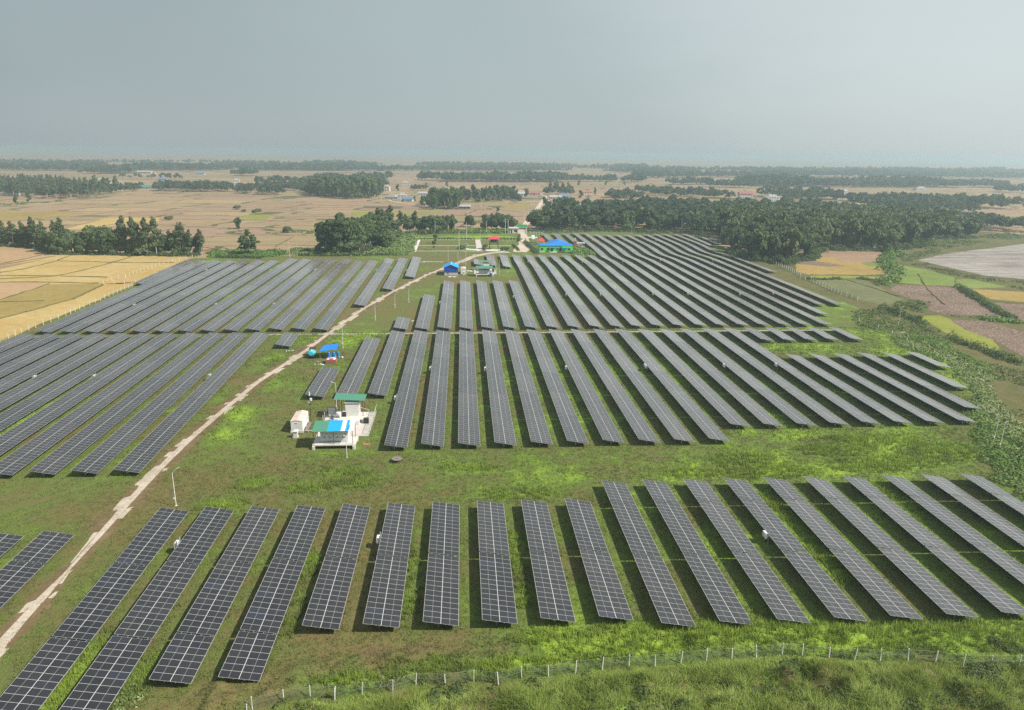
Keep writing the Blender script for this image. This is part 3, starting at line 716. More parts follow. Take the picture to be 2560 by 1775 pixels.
def solar_row(block, xn, yn, xf, yf, secs=None, gap=.12, bend=False):
    L = yf-yn
    if secs is None:
        nm = int(round(L/1.154)); secs = [14]*(nm//14)
        r = nm-14*len(secs)
        if r >= 5 or not secs: secs.append(r)
        else: secs[-1] += r
    nm = sum(secs); p = (L-(len(secs)-1)*gap)/nm
    root = empty('solar_panel_row', (xn, yn, 0))
    def P(s):
        y = yf-s; x = xf+(xn-xf)*s/L
        return x, y, float(gh(x, y)) if bend else 0.0
    tl = R(8.2) if xn > 58 and block != 'F' else TILT; cross = Vector((math.cos(tl), 0, -math.sin(tl))); nor = Vector((math.sin(tl), 0, math.cos(tl)))
    s0 = 0.0; cuts = []; jr = random.Random(int(xn*10+yn)); tl0 = tl
    for n in secs:
        tj = tl0+R(jr.gauss(0, .35)); cross = Vector((math.cos(tj), 0, -math.sin(tj))); nor = Vector((math.sin(tj), 0, math.cos(tj)))
        st = list(range(0, n+1, 2 if bend else n))
        if st[-1] != n: st.append(n)
        vs = []; uv = []
        for k in st:
            x, y, z = P(s0+k*p); c = Vector((x-xn, y-yn, z+ZC))
            for sd in (-1, 1):
                vs.append(c+cross*(HW*sd)); vs.append(c+cross*(HW*sd)-nor*.045)
        fs = []; mi = []; fuv = []
        for i in range(len(st)-1):
            a = i*4; b = a+4
            fs.append((b+0, b+2, a+2, a+0)); mi.append(0); fuv.append(((0, st[i+1]), (4, st[i+1]), (4, st[i]), (0, st[i])))
            fs.append((a+1, a+3, b+3, b+1)); mi.append(1); fuv.append(((0, 0),)*4)
            fs.append((a+0, a+1, b+1, b+0)); mi.append(2); fuv.append(((0, 0),)*4)
            fs.append((a+2, b+2, b+3, a+3)); mi.append(2); fuv.append(((0, 0),)*4)
        e = len(vs)-4
        fs += [(0, 2, 3, 1), (e, e+1, e+3, e+2)]; mi += [2, 2]; fuv += [((0, 0),)*4]*2
        me = bpy.data.meshes.new('panel_section'); me.from_pydata([tuple(v) for v in vs], [], fs)
        for nme in ('solar_glass', 'module_back', 'galvanised'): me.materials.append(MAT[nme])
        me.polygons.foreach_set('material_index', mi)
        ul = me.uv_layers.new(name='uv'); ul.data.foreach_set('uv', [q for f in fuv for t in f for q in t])
        me.update(); link(bpy.data.objects.new('panel_section', me), root)
        s0 += n*p; cuts.append((s0-n*p, s0)); s0 += gap
    cross = Vector((math.cos(tl0), 0, -math.sin(tl0))); nor = Vector((math.sin(tl0), 0, math.cos(tl0)))
    # four purlins under the modules
    for w in (-1.75, -.6, .6, 1.75):
        m = MB(); ss = [-.06]+(list(np.arange(3, L-2, 3.0)) if bend else [])+[L+.06]
        pts = [Vector((P(s)[0]-xn, P(s)[1]-yn, P(s)[2]+ZC))+cross*w-nor*.085 for s in ss]
        for a, b in zip(pts[:-1], pts[1:]): m.bar(a, b, .05, .07)
        m.build('purlin', MAT['galvanised'], root)
    n = max(1, int(round((L-2)/4.6)))
    for i in range(n+1):
        s = L-1.0-(L-2.0)*i/n
        x, y, z = P(s)
        o = link(bpy.data.objects.new('support_frame', SUPPORT), root); o.location = (x-xn, y-yn, z)
    ROWS.append(dict(root=root, block=block, xn=xn, yn=yn, xf=xf, yf=yf)); return root

# front block (right of the track)
fx = {-6: -47.92, -5: -40.63, -4: -33.15, -3: -25.6, -2: -18.15, -1: -10.63, 0: -3.13, 1: 4.38, 2: 11.88, 3: 19.41, 4: 27.09, 5: 34.63, 6: 42.18, 7: 49.75, 8: 57.27, 9: 64.87, 10: 72.4, 11: 80.1, 12: 87.7, 13: 95.3}
for k, x in fx.items():
    if k <= -5: solar_row('F', x, 111.0-49*1.154-1.2, x, 111.0, [14, 14, 14, 7], .3)
    elif k <= -3: solar_row('F', x, 70.0, x, 110.95, [14, 14, 7], .3)
    elif k <= 3: solar_row('F', x, 78.75, x, 111.2+.04*k, [14, 14], .3)
    else: solar_row('F', x, 77.0, x, 118.2, [7, 14, 14], .3)
solar_row('FL', -62.78, 60.5, -62.78, 104.1, [7, 14, 14, 2], .3)
solar_row('FL', -70.27, 60.5, -70.27, 104.0, [7, 14, 14, 2], .3)
# middle block
mid = [(-36.25, 168.3, -36.33, 191.9), (-28.65, 168.7, -28.77, 224.5), (-21.2, 168.7, -21.45, 233.0), (-13.85, 136.2, -13.96, 233.2), (-6.45, 136.6, -6.6, 233.3), (1.02, 136.6, .94, 233.2),
       (8.46, 136.6, 8.49, 233.4), (15.98, 136.8, 16.02, 233.5), (23.5, 136.9, 23.4, 233.8), (31.0, 137.1, 30.92, 233.9), (38.55, 137.0, 38.35, 234.0), (46.0, 136.9, 46.0, 234.1), (53.5, 137.0, 53.6, 234.2),
       (61.05, 145.2, 61.3, 233.9), (68.5, 145.1, 68.6, 234.0), (76.1, 145.2, 76.05, 234.2), (83.76, 145.4, 83.77, 234.7), (91.36, 145.6, 91.33, 235.1)]
for a in mid: solar_row('M', *a)
for x, xn, yn, yf in ((98.55, 98.3, 219.3, 235.2), (106.2, 105.6, 219.2, 235.3), (113.7, 112.9, 219.4, 235.4), (121.2, 120.2, 219.7, 235.5), (128.9, 128.6, 219.7, 235.6)): solar_row('MS', xn, yn, x, yf)
for a in ((98.87, 145.6, 98.5, 201.6), (106.38, 145.6, 105.9, 201.5), (114.2, 145.9, 113.6, 201.9), (121.54, 154.2, 121.48, 202.9), (129.4, 169.7, 129.0, 202.5), (137.1, 188.3, 137.1, 203.6)): solar_row('MR', *a)
# back block
bk = [(-21.25, 237.2, 253.7), (-13.95, 237.0, 295.4), (-6.5, 237.8, 328.6), (.95, 237.2, 329.0), (8.36, 237.7, 329.4), (15.82, 238, 329.4), (23.28, 238.1, 329.5)]
for x, yn, yf in bk: solar_row('B', x, yn, x, yf)
for xn, xf, yn, yf in ((30.7, 30.82, 238.4, 419.5), (38.2, 38.5, 238.7, 420), (45.72, 45.9, 239.1, 420.5), (53.1, 53.2, 239.2, 421), (60.4, 60.5, 239.5, 421.5), (67.84, 68.0, 240.2, 423), (75.48, 75.8, 240.3, 423.5),
                       (83.16, 83.0, 240.4, 536), (90.7, 90.7, 240.6, 536), (98.4, 97.9, 240.7, 526), (106, 105.4, 240.8, 525), (113.76, 112.6, 240.9, 525), (121.2, 120.1, 240.8, 524.5), (128.9, 127.8, 240.9, 525),
                       (136.2, 135.2, 257.6, 529), (143.8, 142.6, 275.4, 531), (151.4, 150.0, 275.3, 531.5), (159.1, 157.5, 358, 531.8), (163.6, 165.2, 466, 532), (170.6, 172.9, 476, 515.7), (175.6, 177.2, 490, 505)):
    solar_row('B', xn, yn, xf, yf, bend=True)
for a in ((59.6, 487.8, 60.07, 530.5), (67.3, 488, 68, 531.5), (75.3, 454.6, 75.5, 531.9)): solar_row('BB', *a, bend=True)
for a in ((8.06, 379.3, 8.11, 397.4), (15.55, 378.3, 15.65, 418.6), (23.2, 373, 23.4, 419)): solar_row('BS', *a, bend=True)
# left blocks
for i in range(11): solar_row('LM', -62.46-7.47*i, 126.5-.05*i, -65.05-7.21*i, 231.5-.05*i, [14]*5+[14, 7] if i else None, .15)
solar_row('LM', -55.0, 215.8, -55.65, 231.2)
lb = [(-25.25, 341.0, -25.75, 406.8), (-32.6, 309.1, -32.85, 401.9), (-40.0, 275.8, -40.28, 400.7), (-47.5, 236.5, -48.12, 392.6), (-55.0, 237.4, -55.07, 390.8), (-62.5, 237.3, -63.1, 398.2), (-69.78, 236.6, -70.63, 398.3), (-77.0, 236.1, -77.74, 397.9),
      (-84.2, 235.6, -84.53, 397.8), (-91.5, 235.3, -91.96, 398.5), (-98.7, 235.0, -100.4, 391.9), (-106.0, 235.0, -107.9, 391.8), (-113.5, 235.0, -115.6, 391.6), (-120.8, 234.9, -122.9, 391.5), (-128.3, 235.0, -130.2, 391.4), (-135.7, 235.1, -137.3, 390.8), (-142.1, 322.8, -144.2, 389.6)]
for a in lb: solar_row('LB', *a)

LABEL = {'F': '{} solar panel row right of the dirt track in the front block', 'FL': '{} solar panel row left of the dirt track in the bottom left corner', 'M': '{} solar panel row from the left in the middle block right of the track',
         'MS': 'short solar row along the drain at the right of the middle block, {} of five', 'MR': 'solar row {} from the left in the lower right group beside the creepers',
         'B': '{} solar panel row from the left in the back block beyond the drain', 'BB': 'short solar row behind the green house, {} from the left', 'BS': 'short solar row behind the far white station, {} from the left',
         'LM': '{} solar panel row left of the dirt track in the near left block', 'LB': '{} solar panel row left of the dirt track in the far left block'}
GROUP = {'F': 'solar rows of the front block', 'FL': 'solar rows in the bottom left corner', 'M': 'solar rows of the middle block', 'MS': 'short solar rows along the drain', 'MR': 'solar rows beside the creepers', 'B': 'solar rows of the back block',
         'BB': 'short rows behind the green house', 'BS': 'short rows behind the far station', 'LM': 'solar rows of the near left block', 'LB': 'solar rows of the far left block'}
for b in LABEL:
    rr = sorted([r for r in ROWS if r['block'] == b], key=lambda r: r['xn'] * (-1 if b in ('LM', 'LB', 'FL') else 1))
    for i, r in enumerate(rr):
        r['ord'] = ORD[i]; tag(r['root'], LABEL[b].format(ORD[i]), 'solar array', GROUP[b])

# ------------------------------------------------------------------ string inverters beside the rows
def make_inverter():
    root = empty('inverter', (0, 0, 0))
    p1 = MB().box(-.05, .05, -.05, .05, -.3, 2.05).mesh('post', MAT['galvanised'])
    for y in (-.52, .52):
        o = link(bpy.data.objects.new('post', p1), root); o.location = (0, y, 0)
    MB().box(-.03, .03, -.52, .52, 1.0, 1.06).box(-.03, .03, -.52, .52, 1.55, 1.61).build('bracket', MAT['galvanised'], root)
    b = MB().box(-.40, -.05, -.48, .48, .92, 1.68).build('housing', MAT['white_paint'], root, .05)
    MB().box(-.43, -.40, -.40, .40, 1.0, 1.3).build('heat_sink', MAT['light_grey'], b)
    MB().box(-.30, -.12, -.1, .1, .84, .92).build('cable_box', MAT['dark_steel'], root)
    return root
inv_px = [(7, 1172, 500), (8, 488, 465), (9, 747, 392), (5, 838, 858), (5, 1202, 860), (5, 1738, 852), (5, 2267, 845), (5, 585, 1055), (5, 900, 420), (5, 1395, 380), (5, 1745, 365), (5, 1980, 365), (5, 475, 203), (5, 70, 200),
          (5, 680, 205), (5, 2112, 143), (5, 1845, 145), (5, 1485, 137), (6, 28, 755), (6, 497, 755), (6, 807, 750), (6, 88, 325), (6, 297, 325), (6, 607, 325), (6, 813, 322), (6, 445, 122), (6, 130, 122), (3, 102, 530), (3, 295, 532),
          (2, 1930, 592), (2, 2147, 592), (4, 220, 918), (4, 630, 912), (4, 1417, 907), (4, 870, 437), (4, 1408, 433), (4, 1808, 430), (4, 1368, 203), (4, 1782, 203), (4, 2092, 203)]
proto = None; seen = {}
for r, x, y in inv_px:
    X, Y = zp(r, x, y, 1.35); best = None
    for q in ROWS:
        if not (q['yn']-2 < Y < q['yf']+2): continue
        t = (Y-q['yn'])/(q['yf']-q['yn']); xl = q['xn']+(q['xf']-q['xn'])*t-HW*CT-.12
        if best is None or abs(xl-X) < abs(best[0]-X): best = (xl, q)
    if best is None: continue
    if proto is None: proto = make_inverter(); o = proto
    else: o = copy_tree(proto)
    o.location = (best[0], Y, float(gh(best[0], Y)))
    q = best[1]; key = (q['block'], q['ord']); seen.setdefault(key, []).append((Y, o))
BN = {'F': 'front block', 'FL': 'bottom left corner', 'M': 'middle block', 'MS': 'short drain rows', 'MR': 'lower right group', 'B': 'back block', 'BB': 'rows behind the green house', 'BS': 'rows behind the far station', 'LM': 'near left block', 'LB': 'far left block'}
for (b, od), lst in seen.items():
    lst.sort(key=lambda t: t[0])
    for i, (Y, o) in enumerate(lst):
        w = '' if len(lst) == 1 else (' near end' if i == 0 else ' far end' if i == len(lst)-1 else ' middle')
        o.scale = (1.25, 1.25, 1.15); tag(o, 'white inverter box at the{} left edge of the {} row, {}'.format(w, od, BN[b]), 'inverter', 'inverter boxes beside the solar rows')

# ------------------------------------------------------------------ fences
def fence(name, pts, label, h=2.0, w=.11, net=True, spacing=None, lean=.03, pm='white_paint', group=None, seed=1, cat='fence'):
    rng = random.Random(seed)
    if spacing:
        q = []; 
        for (x0, y0), (x1, y1) in zip(pts[:-1], pts[1:]):
            n = max(1, int(round(math.hypot(x1-x0, y1-y0)/spacing)))
            q += [(x0+(x1-x0)*i/n, y0+(y1-y0)*i/n) for i in range(n)]
        pts = q+[pts[-1]]
    bx, by = pts[0]
    root = empty(name, (bx, by, 0))
    pm_ = MB().hexa([(-w/2, -w/2, -.3), (w/2, -w/2, -.3), (w/2, w/2, -.3), (-w/2, w/2, -.3)], [(-w*.4, -w*.4, h), (w*.4, -w*.4, h), (w*.4, w*.4, h), (-w*.4, w*.4, h)]).mesh('post', MAT[pm])
    for x, y in pts:
        o = link(bpy.data.objects.new('post', pm_), root); o.location = (x-bx, y-by, 0)
        o.rotation_euler = (rng.gauss(0, lean), rng.gauss(0, lean), rng.uniform(0, .6)); o.scale = (1, 1, rng.uniform(.9, 1.06))
    if net:
        m = MB()
        for (x0, y0), (x1, y1) in zip(pts[:-1], pts[1:]):
            a, b = Vector((x0-bx, y0-by, 0)), Vector((x1-bx, y1-by, 0)); d = (b-a).normalized(); k = Vector((-d.y, d.x, 0))*.012
            hh = h*.82; sag = rng.uniform(.02, .12)
            mid = (a+b)/2
            for p, s, e0, e1 in ((a, mid, hh, hh-sag), (mid, b, hh-sag, hh)):
                m.hexa([p-k, s-k, s+k, p+k], [p-k+Vector((0, 0, e0)), s-k+Vector((0, 0, e1)), s+k+Vector((0, 0, e1)), p+k+Vector((0, 0, e0))])
        m.build('netting', MAT['netting'], root)
    wm = MB()
    for (x0, y0), (x1, y1) in zip(pts[:-1], pts[1:]):
        for z in (h*.5, h*.9): wm.bar((x0-bx, y0-by, z), (x1-bx, y1-by, z), .02)
    wm.build('wire', MAT['galvanised'], root)
    return tag(root, label, cat, group)
fence('boundary_fence', ff, 'wavering green netting fence on pale concrete posts along the bottom of the site', 1.75, .11, lean=.05)
lf = P(4, (-140, 745), (-60, 705), (0, 682), (60, 658), (145, 618), (240, 586), (340, 545), (440, 507), (560, 450), (670, 405), (780, 355), (905, 300))
fence('boundary_fence', lf, 'long line of white posts between the golden rice and the left solar block', 2.0, .16, False, 4.2, .04, seed=4)
fence('boundary_fence', P(4, (905, 296), (830, 293), (690, 290)) + P(4, (745, 270), (835, 252), (910, 222), (960, 205), (1060, 170), (1150, 145), (1280, 118)), 'dog-legged line of white posts behind the far left block towards the trees', 2.0, .16, False, 4.6, .05, seed=5)
fence('boundary_fence', P(3, (560, 575), (640, 612), (830, 682), (900, 715), (960, 745)) + P(11, (0, 560), (110, 590), (290, 670), (420, 730), (590, 785)), 'white posted netting fence running below the trees and plots on the right', 2.0, .18, True, 3.4, .05, seed=6)
fence('boundary_fence', P(14, (1270, 592), (1550, 588), (1980, 572)) + P(2, (860, 702), (1010, 695)), 'low fence of grey posts between the far left block and the garden', 1.5, .12, False, 3.6, .06, 'wood_grey', seed=7)
fence('boundary_fence', P(2, (1540, 541), (1800, 536), (2060, 538), (2290, 540)), 'thin fence at the foot of the wood behind the back rows', 1.8, .12, True, 4, .04, 'light_grey', seed=8)
fence('boundary_fence', [(146.5, 221), (147.0, 226), (148, 232), (147.5, 240), (146, 250)], 'row of short white stub posts past the right end of the drain', 1.2, .18, False, None, .06, seed=9)

# ------------------------------------------------------------------ lamp posts and poles
def lamp(px, h, label, arm=(.9, 0, .9), box=True, group='lamp posts of the solar farm', foot=None):
    x, y = foot or zp(*px)
    root = empty('lamp_post', (x, y, 0))
    MB().tube((0, 0, -.3), (0, 0, h), .075, .05, 10).build('pole', MAT['white_metal'], root)
    a = Vector((0, 0, h)); b = a+Vector(arm)
    ar = MB().tube(a, b, .045, .04, 8).build('arm', MAT['white_metal'], root)
    d = Vector(arm).normalized()
    MB().bar(b-d*.1, b+Vector((d.x*.5, d.y*.5, .12)), .16, .09).build('lamp_head', MAT['light_grey'], root, .02)
    if box: MB().box(-.28, -.07, -.12, .12, 1.25, 1.6).build('junction_box', MAT['white_paint'], root, .02)
    MB().box(-.18, .18, -.18, .18, -.2, .08).build('footing', MAT['concrete'], root)
    return tag(root, label, 'lamp post', group)
lamp((7, 1172, 238), 6.1, 'white street lamp at the far end of the leftmost long front row')
lamp((5, 260, 718), 6.5, 'white street lamp beside the blue tarp canopy')
lamp((5, 475, 533), 6.6, 'white street lamp at the right edge of the track between the drain and blue shed')
lamp((5, 606, 452), 5.2, 'second street lamp up the track, nearer the blue shed')
lamp((5, 698, 418), 5.5, 'third thin street lamp in the grass below the blue shed', (.5, 0, .5))
lamp((12, 835, 1515), 4.4, 'grey lamp post in front of the strip roofed station', (-.2, 0, .25), False)
lamp((12, 712, 945), 7.0, 'white lamp post rising through the green roof of the near station', (-.6, 0, .25), True)
lamp((6, 1548, 520), 7.0, 'tall white lamp post among creepers at right beyond the drain', (.6, 0, .3))
lamp((13, 1332, 1000), 6.4, 'leaning white lamp post among creepers on the far right', (-.2, 0, .3))
lamp((13, 1382, 1060), 6.2, 'lamp post with bright white head among creepers on the far right', (.3, 0, .2))
lamp((2, 965, 733), 8.8, 'tall pale lamp post left of the steel frame by the garden', (.1, 0, .2), False)
lamp((2, 1307, 826), 7.5, 'thin lamp post right of the far white station', (.1, 0, .3), False)
lamp((1, 1940, 702), 8.2, 'thin lamp post behind the far left block near the lone tree', (-.5, 0, .2), False)
lamp((1, 1990, 698), 7.2, 'short thin lamp post right of the one behind the far left block', (.4, 0, .2), False)
lamp((3, 246, 490), 11.0, 'thin pole behind the back right rows in front of the wood', (.3, 0, .3), False)
lamp((5, 1345, 180+10), 5.0, 'thin lamp post under the short row behind the far station', (.3, 0, .3), False)
def pole(px, h, label, group=None, cross=True, r=.16, foot=None):
    x, y = foot or zp(*px)
    root = empty('utility_pole', (x, y, 0))
    MB().tube((0, 0, -.5), (0, 0, h), r, r*.65, 10).build('pole', MAT['concrete'], root)
    if cross:
        c = MB().bar((-1.0, 0, h-.5), (1.0, 0, h-.5), .12).build('crossarm', MAT['galvanised'], root)
        for dx_ in (-.85, 0, .85): MB().lathe([(.05, 0), (.09, .06), (.05, .14), (.08, .2), (.03, .28)], (dx_, 0, h-.44), 8).build('insulator', MAT['glass_dark'], c)
    return tag(root, label, 'utility pole', group)
pole((2, 1347, 549), 11.2, 'left one of the twin concrete poles beside the gate', 'twin poles at the gate', True, .24)
pole((2, 1365, 549), 11.0, 'right one of the twin concrete poles beside the gate', 'twin poles at the gate', True, .24)
pole((2, 1038, 652), 11.5, 'concrete pole standing in the garden lawn left of the path', None, False, .2)
pole((2, 1088, 585), 11.5, 'concrete pole at the back border of the garden', None, False, .2)
pole((2, 1179, 612), 9.0, 'thin pole at the right side of the garden path', None, False, .12)
for i, (x, y) in enumerate(((1472, 470), (1499, 432), (1520, 400), (1536, 372), (1552, 342), (1562, 318), (1420, 500))):
    pole((2, x, y), 11.5, '{} electric pole along the village road'.format(ORD[i] if i < 6 else 'nearest'), 'poles along the village road', True, .2)
for i, (r, x, y, h) in enumerate(((2, 519, 330, 11), (2, 676, 345, 11), (2, 1185, 385, 11), (3, 1153, 130, 30), (2, 878, 545, 9), (2, 1220, 545, 9))):
    pole((r, x, y), h, ['pole left of the village white houses', 'pole in front of the blue roofed village house', 'lone pole in the dry paddies left of the road', 'tall slim mast on the far right horizon', 'thin pole at the tree line behind the garden left', 'thin pole at the hedge behind the garden'][i], None, True, .18)
# ------------------------------------------------------------------ inverter stations
def station(x0, y0, strips, adj, gfront=.0, extra_drum=False):
    """raised concrete deck with equipment cabinet under a lean-to roof, a second deck behind it and a fenced concrete yard"""
    def root(n, lab, cat, x, y): return tag(empty(n, (x0+x, y0+y, 0)), lab, cat)
    # front deck
    r = root('equipment_deck', 'white concrete deck on legs at the front of the '+adj, 'platform', 4.35, 2.5)
    def ob(mb, n, m, par, bev=.0): return mb.build(n, MAT[m], par, bev)
    ob(MB().box(-4.35, 4.35, -2.3, 2.3, .72, 1.02), 'slab', 'pale_render', r, .03)
    for sx in (-4.1, 4.05):
        for sy in (-2.42, 1.6):
            ob(MB().box(sx-.26, sx+.26, sy-.22, sy+.6, -.3, .715), 'leg', 'pale_render', r, .02)
    ob(MB().box(-2.2, 1.2, -2.0, -1.3, 1.024, 1.05), 'cable_cover', 'grey_sheet', r)
    # cabinet
    r = root('inverter_cabinet', 'pale steel cabinet with rows of doors on the front deck of the '+adj, 'cabinet', 4.2, 2.9)
    c = ob(MB().box(-2.8, 2.8, -1.1, 1.5, 1.03, 3.35), 'housing', 'white_metal', r, .03)
    for i in range(6):
        xx = -2.62+i*.88
        d = ob(MB().box(xx, xx+.80, -1.13, -1.10, 1.2, 3.2), 'door', 'white_paint', r)
        if i != 5: ob(MB().box(xx+.68, xx+.73, -1.16, -1.13, 2.0, 2.35), 'handle', 'dark_steel', d)
        ob(MB().box(xx+.15, xx+.62, -1.145, -1.13, 2.72, 2.80), 'vent', 'dark_steel', d)
    for i in range(4): ob(MB().box(-2.4+i*1.3, -1.6+i*1.3, -1.16, -1.13, 1.92, 1.98), 'trim', 'dark_steel', r)
    ob(MB().box(-2.75, 2.75, -1.16, -1.12, 1.03, 1.14), 'plinth', 'grey_sheet', r)
    if not strips: ob(MB().box(-2.6, 2.2, -1.2, -1.13, 3.0, 3.3), 'vent_grille', 'dark_steel', r)
    # lean-to
    r = root('lean_to_roof', ('green, blue and white striped sheet roof on thin posts over the ' if strips else 'green sheet roof on thin posts over the front deck of the ')+adj, 'roof', 4.3, 2.7)
    mats = [MAT['green_roof'], MAT['sky_blue_sheet'], MAT['white_metal']]
    def mf(t):
        if not strips: return 0
        return 0 if t < .365 else 1 if t < .695 else 2 if t < .80 else 1 if t < .875 else 2
    rm = MB(); corrugated(rm, (-4.15, -3.05, 4.05), (4.15, -2.6, 4.05), (4.0, 2.1, 4.62), (-4.3, 1.8, 4.62), .24, .03, .02, 0, mf)
    rf = link(bpy.data.objects.new('roof', rm.mesh('roof', mats)), r)
    if strips:
        ob(MB().hexa([(2.97, -2.4, 4.19), (3.25, -2.4, 4.19), (3.22, -.3, 4.45), (2.95, -.3, 4.45)], [(2.97, -2.4, 4.21), (3.25, -2.4, 4.21), (3.22, -.3, 4.47), (2.95, -.3, 4.47)]), 'roof_patch', 'sky_blue_sheet', rf)
    for x in (-4.0, 0, 3.85):
        for y, h in ((-2.2, 4.08), (1.7, 4.5)):
            ob(MB().box(x-.05, x+.05, y-.05, y+.05, 1.02, h), 'post', 'rust_steel', r)
    b = MB()
    for y, h in ((-2.2, 4.02), (1.7, 4.48)): b.box(-4.0, 4.0, y-.03, y+.03, h-.08, h)
    ob(b, 'beam', 'rust_steel', r)
    # back deck, cabinet, roof
    r = root('equipment_deck', 'white concrete deck at the back of the '+adj, 'platform', 5.1, 17.4)
    ob(MB().box(-3.4, 3.3, -2.2, 2.2, .5, .82), 'slab', 'pale_render', r, .03)
    for sx in (-3.1, 0, 3.0): ob(MB().box(sx-.25, sx+.25, -2.1, 2.1, -.2, .495), 'leg', 'pale_render', r)
    r = root('switchgear_kiosk', 'tall cream kiosk with dark louvres on the back deck of the '+adj, 'cabinet', 5.65, 18.2)
    kb = MB(); corrugated(kb, (-1.5, -1.25, .83), (1.5, -1.25, .83), (1.5, -1.25, 3.7), (-1.5, -1.25, 3.7), .25, .03, .02)
    kb.box(-1.5, 1.5, -1.23, 1.3, .83, 3.7)
    ob(kb, 'housing', 'white_paint', r)
    ob(MB().box(-1.55, 1.55, -1.3, -1.2, 3.71, 3.95), 'louvre_band', 'dark_steel', r)
    ob(MB().box(-1.6, 1.6, -1.35, 1.4, 3.96, 4.05), 'cap', 'light_grey', r)
    r = root('lean_to_roof', 'green sheet roof on rusty posts over the back deck of the '+adj, 'roof', 5.1, 18.7)
    rm = MB(); corrugated(rm, (-3.55, -1.4, 4.75), (3.5, -2.0, 4.6), (3.55, 1.6, 4.95), (-3.5, 2.2, 5.1), .24, .03, .02)
    ob(rm, 'roof', 'green_roof', r)
    for x in (-3.2, -2.3, 2.9):
        for y, h in ((-1.3, 4.6), (1.7, 4.9)): ob(MB().box(x-.06, x+.06, y-.06, y+.06, .82, h), 'post', 'rust_steel', r)
    r = root('transformer', 'white drum transformer with cooling fins on the back deck of the '+adj, 'transformer', 2.6, 17.1)
    t = MB().lathe([(.62, .83), (.66, .9), (.66, 1.7), (.6, 1.85), (.35, 1.95)], (0, 0, 0), 20); ob(t, 'tank', 'white_paint', r)
    f = MB()
    for i in range(9): f.box(-.95+i*.17-.02, -.95+i*.17+.02, -1.1, -.7, .86, 1.5)
    ob(f, 'cooling_fins', 'light_grey', r)
    for x in (-.3, 0, .3): ob(MB().lathe([(.05, 1.9), (.10, 1.98), (.05, 2.06), (.09, 2.14), (.03, 2.25)], (x, 0, 0), 8), 'bushing', 'wood_dark', r)
    ob(MB().box(.9, 1.7, -.4, .5, .83, 2.0), 'control_box', 'dark_steel', r, .03)
    ob(MB().box(.95, 1.65, -.35, .45, 2.0, 2.12), 'lid', 'white_paint', r)
    r = root('cable_cabinets', 'low white cable cabinets lined up behind the front deck of the '+adj, 'cabinet', 5.4, 13.9)
    cb = MB()
    for i in range(5): cb.box(-2.6+i*1.0, -1.75+i*1.0, -.6, .5, .16, 1.1+.1*(i % 2))
    ob(cb, 'housing', 'white_paint', r, .03)
    ob(MB().box(3.1, 4.2, .2, 1.0, .15, 1.3), 'open_box', 'dark_steel', r)
    # yard
    r = root('yard_slab', 'stained pale concrete yard slab of the '+adj, 'concrete pad', 4.9, 14.3)
    ob(MB().box(-5.5, 5.5, -7.3, 7.4, -.2, .13), 'slab', 'old_concrete', r)
    r = root('yard_fence', 'leaning mesh fence panels around the yard of the '+adj, 'fence', 4.9, 14.3)
    for i in range(5):
        y = -7.0+i*2.9
        ob(MB().tube((5.55, y, 0), (5.75, y, 2.1), .05), 'post', 'white_metal', r)
        if i < 5: ob(MB().hexa([(5.53, y+.08, .2), (5.57, y+.08, .2), (5.57, y+2.8, .2), (5.53, y+2.8, .2)], [(5.70, y+.08, 1.95), (5.74, y+.08, 1.95), (5.74, y+2.8, 1.95), (5.70, y+2.8, 1.95)]), 'mesh_panel', 'netting', r)
        ob(MB().bar((5.58, y, .2), (5.58, y+2.85, .2), .05).bar((5.74, y, 1.97), (5.74, y+2.85, 1.97), .05), 'rail', 'white_metal', r)
    for i in range(3):
        y = 1.0+i*2.1
        ob(MB().tube((-5.5, y, 0), (-5.5, y, 1.8), .05), 'post', 'white_metal', r)
        ob(MB().box(-5.52, -5.48, y+.08, y+2.0, .2, 1.75), 'mesh_panel', 'netting', r)
    if strips:
        r = root('gate_leaf', 'open dark framed mesh gate leaf at the left of the '+adj, 'gate', .9, 18.6)
        fm = MB()
        for a, b in (((-.95, 0, .2), (-.95, 0, 2.5)), ((.95, 0, .2), (.95, 0, 2.5)), ((-.95, 0, .2), (.95, 0, .2)), ((-.95, 0, 2.5), (.95, 0, 2.5))): fm.bar(a, b, .1)
        ob(fm, 'frame', 'dark_steel', r); ob(MB().box(-.9, .9, -.015, .015, .25, 2.45), 'mesh_panel', 'light_grey', r)
        r = root('barrier_pole', 'thin white swing barrier at the back right of the '+adj, 'barrier', 9.4, 17.0)
        ob(MB().tube((0, 0, 0), (0, 0, 2.3), .05).tube((0, 0, 2.3), (-2.0, .3, 2.9), .04), 'pole', 'white_metal', r)
station(-30.9, 137.9, True, 'near station')
sB = zp(2, 1150, 835)
station(sB[0], sB[1]+.4, False, 'far station')
r = empty('water_drum', (sB[0]+7.6, sB[1]+.6, 0)); MB().lathe([(.45, 0), (.5, .1), (.5, 1.5), (.4, 1.75), (.15, 1.8)]).build('tank', MAT['blue_plastic'], r); MB().box(-.9, -.4, -.3, .3, .0, 2.6).build('pipe_box', MAT['blue_plastic'], r, .1)
tag(r, 'blue plastic drum at the right front corner of the far station', 'drum')

